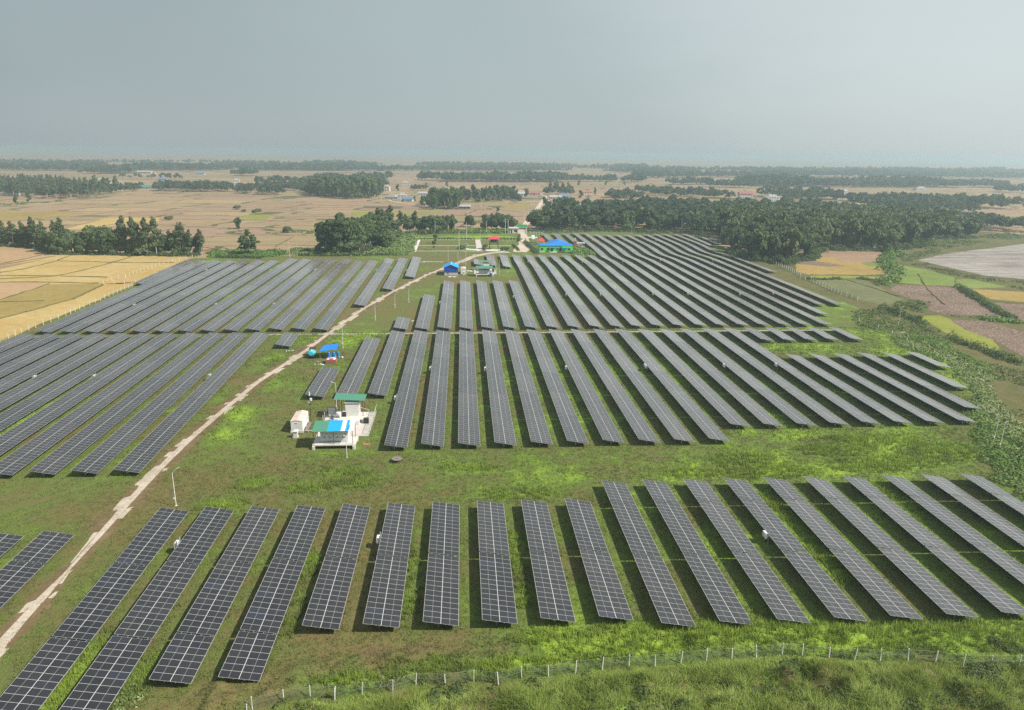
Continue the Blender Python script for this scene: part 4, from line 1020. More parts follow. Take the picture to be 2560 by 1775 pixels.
# ------------------------------------------------------------------ site containers
def container(x, y, label, L=6.1, w=2.5, rz=0.0, ac=True):
    r = empty('container', (x, y, 0), rz); hw = w/2
    b = MB()
    for (a0, a1) in (((-hw, 0), (hw, 0)), ((hw, 0), (hw, L)), ((hw, L), (-hw, L)), ((-hw, L), (-hw, 0))):
        corrugated(b, (a0[0], a0[1], .5), (a1[0], a1[1], .5), (a1[0], a1[1], 2.75), (a0[0], a0[1], 2.75), .22, .03, .03)
    b.build('shell', MAT['white_metal'], r)
    rf = MB(); e = .06
    rf.add([(-hw-e, -e, 2.72), (0, -e, 3.0), (hw+e, -e, 2.72), (-hw-e, L+e, 2.72), (0, L+e, 3.0), (hw+e, L+e, 2.72)], [(0, 1, 4, 3), (1, 2, 5, 4), (0, 2, 1), (3, 4, 5), (0, 3, 5, 2)])
    rf.build('roof', MAT['rusty_white'], r)
    s = MB()
    for yy in (.3, L/2, L-.7): s.box(-hw-.1, hw+.1, yy, yy+.4, -.1, .49)
    s.box(-hw-.15, hw+.15, -.12, .1, .05, .5)
    s.build('footing', MAT['pale_render'], r)
    MB().box(-.25, .25, -.09, -.05, 2.25, 2.45).build('vent', MAT['white_paint'], r)
    d = MB().box(hw+.03, hw+.07, L-2.1, L-1.1, .6, 2.5).build('door', MAT['white_paint'], r); MB().box(hw+.07, hw+.11, L-1.3, L-1.2, 1.4, 1.7).build('handle', MAT['dark_steel'], d)
    MB().box(hw+.10, hw+.75, .3, L-.5, -.05, .35).build('pallet_step', MAT['wood_grey'], r)
    return tag(r, label, 'container')
container(-35.95, 147.3, 'white ribbed container with a rusty roof left of the near station')
cB = zp(2, 1066, 818); container(cB[0], cB[1], 'white container with pinkish rusty roof beside the blue shed', rz=0)
def kiosk(x, y, label):
    r = empty('meter_kiosk', (x, y, 0))
    MB().box(-.55, .55, -.5, .5, -.1, .35).build('plinth', MAT['pale_render'], r)
    b = MB().box(-.45, .45, -.4, .4, .36, 1.45).build('housing', MAT['light_grey'], r, .02); MB().box(-.35, .35, -.43, -.40, .5, 1.3).build('door', MAT['white_paint'], r)
    MB().hexa([(-.62, -.6, 1.46), (.62, -.6, 1.46), (.62, .55, 1.46), (-.62, .55, 1.46)], [(-.3, -.3, 1.75), (.3, -.3, 1.75), (.3, .3, 1.75), (-.3, .3, 1.75)]).build('hood', MAT['light_grey'], r)
    return tag(r, label, 'kiosk')
kiosk(-35.7, 144.8, 'small grey metering kiosk with hood in front of the near white container')
kiosk(cB[0]+.2, cB[1]-2, 'small grey kiosk in front of the far white container')
r = empty('antenna_mast', (-34.3, 153.9, 0)); MB().tube((0, 0, 0), (0, 0, 6.2), .06, .05).build('pole', MAT['dark_steel'], r); MB().tube((0, 0, 6.2), (0, 0, 7.1), .14, .12, 8).build('antenna', MAT['white_metal'], r)
MB().box(.05, .5, -.2, .2, 5.0, 5.6).build('camera_box', MAT['white_paint'], r, .04); MB().box(-.35, -.05, -.12, .12, 4.55, 4.8).build('camera', MAT['white_paint'], r, .03)
tag(r, 'thin mast with white camera boxes behind the near white container', 'mast')
r = empty('conduit', (-32.6, 147.4, 0)); MB().tube((-1.4, 0, .5), (2.0, 0, .5), .07).tube((-1.0, 0, -.1), (-1.0, 0, .5), .05).tube((1.4, 0, -.1), (1.4, 0, .5), .05).build('pipe', MAT['light_grey'], r); tag(r, 'grey cable conduit between the container and the striped roof station', 'pipe')
# blue gable shed
x, y = zp(2, 984, 826); r = empty('shed', (x, y, 0)); w = 3.3; L = 9.0
MB().box(-w, w, 0, L, -.3, 1.75).build('base_wall', MAT['old_concrete'], r)
wl = MB()
for (a, b) in (((-w-.06, -.06), (w+.06, -.06)), ((w+.06, -.06), (w+.06, L+.06)), ((w+.06, L+.06), (-w-.06, L+.06)), ((-w-.06, L+.06), (-w-.06, -.06))):
    corrugated(wl, (a[0], a[1], 1.5), (b[0], b[1], 1.5), (b[0], b[1], 3.9), (a[0], a[1], 3.9), .3, .03, .03)
for yy in (-.06, L+.06): wl.add([(-w-.06, yy, 3.9), (w+.06, yy, 3.9), (0, yy, 5.15), (-w-.06, yy+.03, 3.9), (w+.06, yy+.03, 3.9), (0, yy+.03, 5.15)], [(0, 1, 2), (5, 4, 3), (0, 3, 4, 1), (1, 4, 5, 2), (2, 5, 3, 0)])
wl.build('wall', MAT['navy_sheet'], r)
rm = MB(); corrugated(rm, (-w-.4, -.5, 3.75), (-w-.4, L+.5, 3.75), (0, L+.5, 5.3), (0, -.5, 5.3), .3, -.03, .03); corrugated(rm, (0, -.5, 5.3), (0, L+.5, 5.3), (w+.4, L+.5, 3.75), (w+.4, -.5, 3.75), .3, -.03, .03)
rf = rm.build('roof', MAT['sky_blue_sheet'], r); MB().bar((0, -.55, 5.36), (0, L+.55, 5.36), .3, .08).build('ridge_cap', MAT['light_grey'], rf)
MB().box(-1.75, -1.25, -.03, .3, .7, 1.5).build('window', MAT['glass_dark'], r)
tag(r, 'bright blue gable shed on a grey masonry base beside the track', 'shed')
def rubble(px, label, n, s, m, seed, cat='rubble'):
    x, y = zp(*px); rng = random.Random(seed); mb = MB()
    for i in range(n):
        a = rng.uniform(0, 6.28); d = abs(rng.gauss(0, s)); cx_, cy_ = d*math.cos(a)*1.6, d*math.sin(a)*.7; k = rng.uniform(.15, .5)*s
        M = Matrix.Translation((cx_, cy_, k*.3)) @ Matrix.Rotation(rng.uniform(0, 3), 4, 'Z') @ Matrix.Rotation(rng.uniform(-.5, .5), 4, 'X')
        mb.box(-k*1.3, k*1.3, -k*.6, k*.6, -k*.25, k*.25, 0, M)
    o = mb.build('rubble_pile', MAT[m]); o.location = (x, y, 0); return tag(o, label, cat)
rubble((2, 985, 836), 'white rubble heaped in front of the blue shed', 18, .9, 'concrete', 3)
rubble((12, 520, 358), 'white scrap lying in front of the brick bin', 8, .6, 'white_paint', 4, 'scrap')
rubble((4, 1905, 738), 'white scrap on the grass below the short row left of the track', 6, .7, 'white_paint', 5, 'scrap')
rubble((12, 1090, 1352), 'pinkish rubble on the grass right of the near station', 9, .4, 'pinkish', 6)
rubble((5, 1030, 1515), 'pale litter in the grass strip in front of the middle block', 5, .5, 'concrete', 7, 'litter')
rubble((2, 1120, 800), 'white blocks scattered between the far container and the far station', 9, 1.5, 'concrete', 8, 'blocks')
rubble((5, 728, 540), 'pale stones left of the short middle rows by the drain', 6, .7, 'concrete', 9, 'stones')
# steel frame for a billboard
xa, ya = zp(2, 1030, 752); xb, yb = zp(2, 1083, 762); r = empty('steel_frame', (xa, ya, 0)); m1 = MB(); H_ = 7.4
v = Vector((xb-xa, yb-ya, 0)); 
for f in (0, 1): MB().bar(v*f+Vector((0, 0, -.2)), v*f+Vector((0, 0, H_)), .22).build('upright', MAT['light_grey'], r)
for z in (H_-.1, H_*.52, H_*.40, H_*.30, H_*.12): MB().bar(Vector((0, 0, z)), v+Vector((0, 0, z+.2)), .16).build('crossbar', MAT['light_grey'], r)
tag(r, 'tall empty grey billboard frame beside the blue shed', 'steel frame')
def board(px, w, h, z, label, m='white_paint', rz=0.0, tilt=0.0, trim=None):
    x, y = zp(*px, 0); r = empty('sign_board', (x, y, 0), rz)
    b = MB().box(-w/2, w/2, -.04, .04, z, z+h).build('panel', MAT[m], r); b.rotation_euler.x = tilt
    for s in (-.4, .4): MB().box(w*s-.05, w*s+.05, .045, .14, -.2, z+h*.8).build('post', MAT['light_grey'], r)
    if trim: MB().box(-w/2, w/2, -.06, -.042, z, z+h*.22).build('trim', MAT[trim], r)
    return tag(r, label, 'sign')
board((2, 1145, 706), 2.2, 1.1, .7, 'blank white board beside the track near the steel frame')
board((2, 1080, 640), 2.6, 1.6, 1.4, 'tilted white and green sign at the left end of the garden plaza', 'white_paint', R(-35), -.25, 'sign_green')
board((2, 1538, 590), 2.8, 2.6, .8, 'large white board facing the road near the gate', 'white_paint', R(40), -.3)
# pipes on the grass
x, y = zp(2, 860, 737); o = MB().tube((-5, .5, .15), (6, -.3, .15), .15).tube((-8, -.9, .15), (-4, -.8, .15), .15).build('white_pipes', MAT['white_metal']); o.location = (x, y, 0); tag(o, 'white pipes lying on the grass between the left block and blue shed', 'pipes')

# ------------------------------------------------------------------ tarp canopy, drums, brick bin, water truck
r = empty('tarp_canopy', (-39.4, 207.6, 0))
T = MB(); nx_, ny_ = 8, 8; A_, B_, C_, D_ = Vector((-2.5, -3.2, 2.5)), Vector((2.35, -2.2, 2.75)), Vector((2.2, 3.6, 3.0)), Vector((-2.2, 2.6, 2.75))
vs = []
for i in range(nx_+1):
    for j in range(ny_+1):
        p = A_.lerp(B_, i/nx_).lerp(D_.lerp(C_, i/nx_), j/ny_); p.z -= .16*math.sin(math.pi*(i/nx_))*math.sin(math.pi*j/ny_)+.03*math.sin(i*2.1+j); vs.append(p)
fs = [(i*9+j, (i+1)*9+j, (i+1)*9+j+1, i*9+j+1) for i in range(8) for j in range(8)]
T.add(vs+[p-Vector((0, 0, .02)) for p in vs], fs+[tuple(81+k for k in f[::-1]) for f in fs])
T.build('tarp', MAT['blue_tarp'], r)
for p in (A_, B_, C_, D_, (A_+B_)/2, (C_+D_)/2): MB().tube((p.x*.95, p.y*.95, -.2), (p.x*.95, p.y*.95, p.z-.05), .05).build('post', MAT['wood_grey'], r)
tag(r, 'slanting blue tarp canopy on thin posts beside the track', 'canopy')
for i, dx_ in enumerate((-.2, 1.2, 2.5)):
    r = empty('plastic_drum', (-39.2+dx_*.95, 205.3+i*.25, 0))
    MB().lathe([(.42, 0), (.46, .05), (.46, .5), (.49, .53), (.46, .57), (.46, 1.2), (.49, 1.23), (.46, 1.27), (.46, 1.85), (.38, 1.98), (.12, 2.02)], n=18).build('barrel', MAT['blue_plastic'], r)
    MB().lathe([(.13, 2.02), (.13, 2.12), (.05, 2.13)], n=10).build('cap', MAT['dark_steel'], r)
    tag(r, '{} tall blue drum under the tarp canopy'.format(('left', 'middle', 'right')[i]), 'drum', 'blue drums under the tarp')
bx, by = at(740+1385*.06267, 840+1130*.06267); r = empty('brick_bin', (bx, by, 0))
bb = MB().box(-1.45, 1.45, 0, .2, -.2, 1.3).box(-1.45, -1.25, .21, 2.4, -.2, 1.3).box(1.25, 1.45, .21, 2.4, -.2, 1.35).box(-1.45, 1.45, 2.41, 2.6, -.2, 1.3); bb.build('wall', MAT['brick'], r)
tag(r, 'low brick bin in front of the blue tarp canopy', 'bin')
def heap(name, x0, x1, y0, y1, z, h, m, seed, par):
    rng = random.Random(seed); n = 7; vs = []; 
    for i in range(n+1):
        for j in range(n+1):
            e = math.sin(math.pi*i/n)**.5*math.sin(math.pi*j/n)**.5
            vs.append((x0+(x1-x0)*i/n, y0+(y1-y0)*j/n, z+h*e*rng.uniform(.6, 1.1)+(0 if e > .1 else -.12)))
    mb = MB().add(vs, [(i*(n+1)+j, (i+1)*(n+1)+j, (i+1)*(n+1)+j+1, i*(n+1)+j+1) for i in range(n) for j in range(n)]); return mb.build(name, MAT[m], par)
r = empty('tarp_bundle', (bx, by, 1.25)); heap('white_sheet', -1.4, 1.4, .1, 2.5, 0, .35, 'white_paint', 1, r); heap('red_sheet', -.6, .9, -.02, 1.1, .12, .35, 'red_roof', 2, r); heap('blue_sheet', -1.3, .2, 1.3, 2.4, .15, .35, 'blue_tarp', 3, r)
tag(r, 'red, white and blue sheets heaped on the brick bin', 'tarpaulin')
rubble((12, 700, 268), 'white sacks and scrap piled right of the brick bin', 14, .9, 'white_paint', 14, 'scrap')
rubble((12, 540, 318), 'grey scrap heaped left of the brick bin', 12, .9, 'wood_grey', 15, 'scrap')
tx, ty = at(740+615*.06267, 840+915*.06267); r = empty('water_truck', (tx, ty, 0), R(4))
MB().box(-.85, .85, 0, 4.6, .55, .75).build('chassis', MAT['dark_steel'], r)
tk = MB(); n = 16
for k, (yy, s) in enumerate(((0.0, .72), (.12, .95), (.9, 1.0), (1.0, .95), (1.1, 1.0), (1.9, 1.0), (2.2, .9), (2.35, .5))):
    for i in range(n):
        t = 2*math.pi*i/n; tk.v.append((.95*s*math.cos(t), yy+.1, 1.55+.75*s*math.sin(t)))
tk.f = [(k*n+i, k*n+(i+1) % n, (k+1)*n+(i+1) % n, (k+1)*n+i) for k in range(7) for i in range(n)]+[tuple(range(n)), tuple(range(7*n+n-1, 7*n-1, -1))]; tk.m = [0]*len(tk.f)
tko = tk.build('water_tank', MAT['cyan_plastic'], r); MB().lathe([(.25, 0), (.25, .18), (.1, .2)], (0, 1.3, 2.25), 12).build('filler_cap', MAT['white_paint'], tko)
cb = MB().box(-.8, .8, 2.9, 4.3, .76, 1.5).build('cab', MAT['light_grey'], r, .06)
MB().box(-.9, .9, 2.75, 4.45, 2.35, 2.45).build('canopy', MAT['dark_steel'], r)
for x_ in (-.82, .82):
    for y_ in (2.85, 4.3): MB().box(x_-.04, x_+.04, y_-.04, y_+.04, 1.4, 2.34).build('canopy_post', MAT['dark_steel'], r)
MB().box(-.55, .55, 2.5, 2.75, .8, 1.9).build('seat', MAT['pale_render'], r, .08)
MB().box(-.12, .18, 4.0, 4.3, 2.46, 2.62).build('red_bundle', MAT['red_roof'], r)
for x_ in (-.85, .85):
    for y_ in (.8, 1.9, 3.8):
        wh = MB().tube((x_-.12, y_, .42), (x_+.12, y_, .42), .42, n=16).build('wheel', MAT['rubber'], r); MB().tube((x_-.13, y_, .42), (x_+.13, y_, .42), .2, n=10).build('rim', MAT['light_grey'], wh)
tag(r, 'small water truck with a pale blue tank and dark canopy beside the track', 'truck')
# cable drum
x, y = zp(5, 618, 1475); r = empty('cable_drum', (x, y, 0))
MB().lathe([(1.0, .62), (1.02, .66), (1.0, .72)], n=24).build('flange', MAT['wood_grey'], r); MB().lathe([(.95, -.05), (.98, 0), (.95, .06)], n=24).build('flange', MAT['wood_dark'], r)
MB().lathe([(.42, .06), (.42, .62)], n=18).build('hub', MAT['wood_dark'], r); MB().lathe([(.12, .72), (.12, .76)], n=10).build('bore', MAT['dark_steel'], r)
tag(r, 'grey wooden cable drum lying flat in the grass below the middle block', 'cable drum')
# ------------------------------------------------------------------ garden by the gate
def slab(name, pts, label, m, h=.12, cat='paving'):
    cx_ = sum(p[0] for p in pts)/len(pts); cy_ = sum(p[1] for p in pts)/len(pts)
    lo = [(px_-cx_, py_-cy_, -.2) for px_, py_ in pts]; hi = [(a, b, h) for a, b, c in lo]; n = len(pts)
    if sum(lo[i-1][0]*lo[i][1]-lo[i][0]*lo[i-1][1] for i in range(n)) < 0: lo.reverse(); hi.reverse()
    mb = MB().add(lo+hi, [tuple(range(n-1, -1, -1)), tuple(range(n, 2*n))]+[(i, (i+1) % n, n+(i+1) % n, n+i) for i in range(n)])
    o = mb.build(name, MAT[m]); o.location = (cx_, cy_, 0); return tag(o, label, cat)
slab('garden_path', [(8.4, 441), (12.2, 441), (12.0, 501.5), (8.5, 501.5)], 'straight concrete path through the garden lawn', 'old_concrete', .10, 'path')
slab('plaza', P(2, (1082, 645), (1125, 650), (1335, 652), (1350, 656), (1330, 668), (1180, 661), (1085, 655)), 'white paved plaza along the front of the garden', 'pale_render', .14)
slab('path_strip', [(-30.6, 439), (-28.4, 439), (-29.0, 498), (-31.2, 498)], 'brown concrete strip along the left side of the garden', 'concrete', .08, 'path')
def kerb(line, label, w=.35, dash=False, m='white_paint'):
    mb = MB(); x0, y0 = line[0]
    for (a, b), (c, d) in zip(line[:-1], line[1:]):
        L = math.hypot(c-a, d-b); n = max(1, int(L/2.0)); 
        for i in range(n):
            t0, t1 = i/n, (i+(.6 if dash else .99))/n
            mb.bar((a+(c-a)*t0-x0, b+(d-b)*t0-y0, .12), (a+(c-a)*t1-x0, b+(d-b)*t1-y0, .12), w, .3)
    o = mb.build('kerb', MAT[m]); o.location = (x0, y0, 0); return tag(o, label, 'kerb')
kerb([(-30, 498.5), (8, 500.5)], 'white kerb along the back of the garden, left of the path', .5, True)
kerb([(12.5, 500.5), (40, 499)], 'dashed white kerb along the back of the garden, right of the path', .45, True)
kerb([(-29.5, 467), (8.2, 467.5)], 'white kerb across the middle of the garden, left of the path', .35)
kerb([(12.4, 467.5), (36, 468)], 'white kerb across the middle of the garden, right of the path', .3)
kerb([(-28.2, 440.5), (8.2, 441.5)], 'thin white kerb along the front of the garden', .22)
x, y = (19.3, 450.5); r = empty('tank_tower', (x, y, 0)); H_ = 6.6
for sx in (-2.6, 2.6):
    for sy in (-2.2, 2.2):
        MB().bar((sx*1.05, sy*1.05, -.2), (sx*.95, sy*.95, H_), .22).build('leg', MAT['dark_steel'], r)
br = MB()
for sy in (-2.2, 2.2): br.bar((-2.6, sy, 3.6), (2.6, sy, H_-.6), .10); br.bar((2.6, sy, 3.6), (-2.6, sy, H_-.6), .10); br.bar((-2.6, sy, 3.6), (2.6, sy, 3.6), .14)
for sx in (-2.6, 2.6): br.bar((sx, -2.2, .4), (sx, 2.2, 3.4), .10); br.bar((sx, 2.2, .4), (sx, -2.2, 3.4), .10)
br.build('brace', MAT['dark_steel'], r)
MB().box(-2.6, 2.6, -2.2, 2.2, H_-1.9, H_-1.7).build('deck', MAT['dark_steel'], r); MB().box(-1.9, 1.9, -1.4, 1.4, H_-1.7, H_-.2).build('water_tank', MAT['dark_steel'], r, .1)
rm = MB(); corrugated(rm, (-3.3, -2.9, H_), (3.3, -2.9, H_), (3.3, 0, H_+1.3), (-3.3, 0, H_+1.3), .3); corrugated(rm, (-3.3, 0, H_+1.3), (3.3, 0, H_+1.3), (3.3, 2.9, H_), (-3.3, 2.9, H_), .3); rm.build('roof', MAT['red_roof'], r)
g_ = MB()
for sx in (-3.2, 3.2): g_.add([(sx, -2.8, H_-.02), (sx, 2.8, H_-.02), (sx, 0, H_+1.22), (sx+.03, -2.8, H_-.02), (sx+.03, 2.8, H_-.02), (sx+.03, 0, H_+1.22)], [(0, 1, 2), (5, 4, 3), (0, 3, 4, 1), (1, 4, 5, 2), (2, 5, 3, 0)])
g_.build('gable', MAT['white_paint'], r)
tag(r, 'red roofed tower on black steel legs in the garden', 'tower')
# ------------------------------------------------------------------ green office
ox, oy = 57.0, 438.5; r = empty('office', (ox, oy, 0)); hw = 10.3; D = 8.0; hh = 4.0
MB().box(-hw, hw, 0, D, .3, hh).box(-2.6, 7.6, D+.01, 21, .3, hh).build('wall', MAT['lime_wall'], r)
MB().box(-hw-.25, hw+.25, -.25, D+.2, -.2, .295).build('plinth', MAT['pale_render'], r)
MB().box(3.4, 9.4, -1.1, -.003, .3, hh-.5).build('porch_wall', MAT['lime_wall'], r)
e = .35; zt = hh-.05; zr = hh+1.0
rm = MB().add([(-hw-e, -e, zt), (hw+e, -e, zt), (hw+e, D+e, zt), (-hw-e, D+e, zt), (-hw+3.6, D/2, zr), (hw-3.6, D/2, zr)], [(0, 1, 5, 4), (1, 2, 5), (2, 3, 4, 5), (3, 0, 4), (3, 2, 1, 0)])
rm.add([(-3.4, 3.5, zt+.8), (8.4, 3.5, zt+.8), (8.6, 22, zt), (-3.6, 22, zt), (2.5, 9.5, zr+1.2), (2.5, 17.0, zr+1.2)], [(0, 1, 4), (1, 2, 5, 4), (2, 3, 5), (3, 0, 4, 5), (3, 2, 1, 0)])
rm.build('roof', MAT['blue_roof'], r)
for i, wx in enumerate((-8.6, -5.0, .8, 7.9)):
    wy = 0 if wx < 3 else -1.1
    w_ = MB().box(wx-.75, wx+.75, wy-.06, wy-.003, 1.2, 2.75).build('window', MAT['glass_dark'], r)
    fr = MB().box(wx-.85, wx-.75, wy-.1, wy-.004, 1.1, 2.85).box(wx+.75, wx+.85, wy-.1, wy-.004, 1.1, 2.85).box(wx-.745, wx+.745, wy-.1, wy-.004, 2.755, 2.85).box(wx-.745, wx+.745, wy-.1, wy-.004, 1.1, 1.195).box(wx-.04, wx+.04, wy-.09, wy-.062, 1.2, 2.75)
    fr.build('frame', MAT['white_paint'], w_)
d_ = MB().box(-3.2, -2.0, -.06, -.003, .3, 2.7).build('door', MAT['glass_dark'], r); MB().box(1.9, 3.2, -.06, -.003, .6, 2.8).build('door', MAT['glass_dark'], r)
for x0_, x1_, yy in ((-4.4, .2, 0), (3.2, 7.3, -1.1)):
    a_ = MB(); corrugated(a_, (x0_, yy-1.5, 2.7), (x1_, yy-1.5, 2.7), (x1_, yy-.02, 3.2), (x0_, yy-.02, 3.2), .3); a_.build('awning', MAT['blue_roof'], r)
MB().box(-4.3, .2, -1.9, -.02, -.1, .25).build('step', MAT['concrete'], r)
tag(r, 'bright green office with a blue hipped roof and two blue awnings', 'house')
x, y = zp(2, 1605, 640); r = empty('small_pavilion', (x, y+16, 0))
for sx in (-1.7, 1.7):
    for sy in (-1.7, 1.7): MB().box(sx-.1, sx+.1, sy-.1, sy+.1, -.2, 2.9).build('post', MAT['white_paint'], r)
MB().add([(-2.4, -2.4, 2.9), (2.4, -2.4, 2.9), (2.4, 2.4, 2.9), (-2.4, 2.4, 2.9), (0, 0, 4.6)], [(0, 1, 4), (1, 2, 4), (2, 3, 4), (3, 0, 4), (3, 2, 1, 0)]).build('roof', MAT['red_roof'], r)
tag(r, 'small pavilion with red pyramid roof behind the green office', 'pavilion')
x, y = zp(2, 1812, 655); r = empty('brick_chimney', (x+1, y+6, 0)); MB().box(-.9, .9, -.9, .9, -.2, 5.0).build('stack', MAT['brick'], r); MB().box(-.5, .5, -.5, .5, 5.0, 6.6).build('flue', MAT['rusty_white'], r); tag(r, 'weathered brick chimney right of the green office', 'chimney')
x, y = zp(2, 1850, 640); r = empty('open_shed', (x, y+4, 0))
for sx in (-3, 0, 3):
    for sy in (-1.5, 1.5): MB().box(sx-.08, sx+.08, sy-.08, sy+.08, -.2, 2.4).build('post', MAT['wood_grey'], r)
MB().hexa([(-3.4, -2, 2.4), (3.4, -2, 2.4), (3.4, 2, 2.8), (-3.4, 2, 2.8)], [(-3.4, -2, 2.46), (3.4, -2, 2.46), (3.4, 2, 2.86), (-3.4, 2, 2.86)]).build('roof', MAT['grey_sheet'], r); tag(r, 'grey open shed under the panels right of the brick chimney', 'shed')
# gate and guard house
x, y = zp(2, 1440, 545); r = empty('gateway', (x, y, 0))
for sx in (-1, 5.4, -5.0): MB().box(sx-.35, sx+.35, -.4, .4, -.2, 4.0).build('pillar', MAT['pale_render'], r)
MB().box(-1.6, 6.0, -.25, .25, 4.8, 6.6).build('sign_board', MAT['sign_green'], r); MB().box(-1.5, 5.9, -.3, -.255, 4.55, 4.75).build('trim', MAT['white_paint'], r)
MB().box(-.6, 5.0, -.15, .15, .2, 2.0).build('gate_leaf', MAT['white_paint'], r)
MB().box(-.9, -.3, -.2, .2, 4.0, 4.8).box(4.9, 5.5, -.2, .2, 4.0, 4.8).build('bracket', MAT['light_grey'], r)
tag(r, 'white gateway under a green signboard at the far end of the site road', 'gate')
x, y = zp(2, 1413, 545); r = empty('guard_house', (x-1, y, 0)); MB().box(-3.2, 3.2, 0, 4, -.2, 3.6).build('wall', MAT['pale_render'], r); MB().box(-3.7, 3.7, -.6, 4.5, 3.6, 4.4).build('roof', MAT['white_paint'], r)
MB().box(-2.2, -.9, -.05, -.003, .2, 2.6).build('door', MAT['dark_steel'], r); MB().box(.3, 2.4, -.05, -.003, 1.1, 2.5).build('window', MAT['glass_dark'], r); tag(r, 'white flat roofed guard house left of the gate', 'house')
x, y = zp(2, 1505, 605); r = empty('carport', (x+1.5, y, 0))
MB().box(-4.2, 4.2, -1.8, 1.8, 3.0, 3.5).build('roof', MAT['white_paint'], r)
for sx in (-3.8, 3.8): MB().box(sx-.15, sx+.15, -1.5, 1.5, -.2, 3.0).build('post', MAT['light_grey'], r)
tag(r, 'white flat canopy beside the road right of the garden', 'carport')
x, y = zp(2, 1545, 600); r = empty('greenhouse_frame', (x+4, y+30, 0)); m_ = MB()
for i in range(5): m_.bar((-4+i*2, -3, 0), (-4+i*2, -3, 3), .12); m_.bar((-4+i*2, 3, 0), (-4+i*2, 3, 3), .12); m_.bar((-4+i*2, -3, 3), (-4+i*2, 3, 3), .12)
m_.bar((-4, -3, 3), (4, -3, 3), .12).bar((-4, 3, 3), (4, 3, 3), .12).build('frame', MAT['white_metal'], r); tag(r, 'bare white metal frame near the gate, right of the road', 'frame')

# ------------------------------------------------------------------ village houses
def house(name, px, w, d, h, roof, label, wallm='white_paint', storeys=1, rz=0.0, lift=0.0):
    x, y = zp(*px); r = empty(name, (x, y, 0), rz)
    MB().box(-w/2, w/2, 0, d, -.3, h*storeys).build('wall', MAT[wallm], r)
    H_ = h*storeys
    if roof == 'flat':
        MB().box(-w/2-.3, w/2+.3, -.3, d+.3, H_+.002, H_+.35).build('roof', MAT['light_grey'], r)
        MB().box(-w/4, w/4, d*.4, d*.9, H_+.352, H_+2.4).build('stair_head', MAT[wallm], r)
    else:
        e = .6; k = min(d*.28, 3)
        MB().add([(-w/2-e, -e, H_), (w/2+e, -e, H_), (w/2+e, d+e, H_), (-w/2-e, d+e, H_), (-w/2-e, d/2, H_+k), (w/2+e, d/2, H_+k)], [(0, 1, 5, 4), (2, 3, 4, 5), (1, 2, 5), (3, 0, 4), (3, 2, 1, 0)]).build('roof', MAT[roof], r)
    for s in range(storeys):
        n = max(2, int(w/3.2))
        for i in range(n):
            wx = -w/2+w*(i+.5)/n
            if s == 0 and i == n//2: MB().box(wx-.5, wx+.5, -.06, -.003, .1, 2.2).build('door', MAT['wood_dark'], r)
            else: MB().box(wx-.55, wx+.55, -.05, -.003, s*h+1.0, s*h+2.2).build('window', MAT['glass_dark'], r)
    return tag(r, label, 'house')
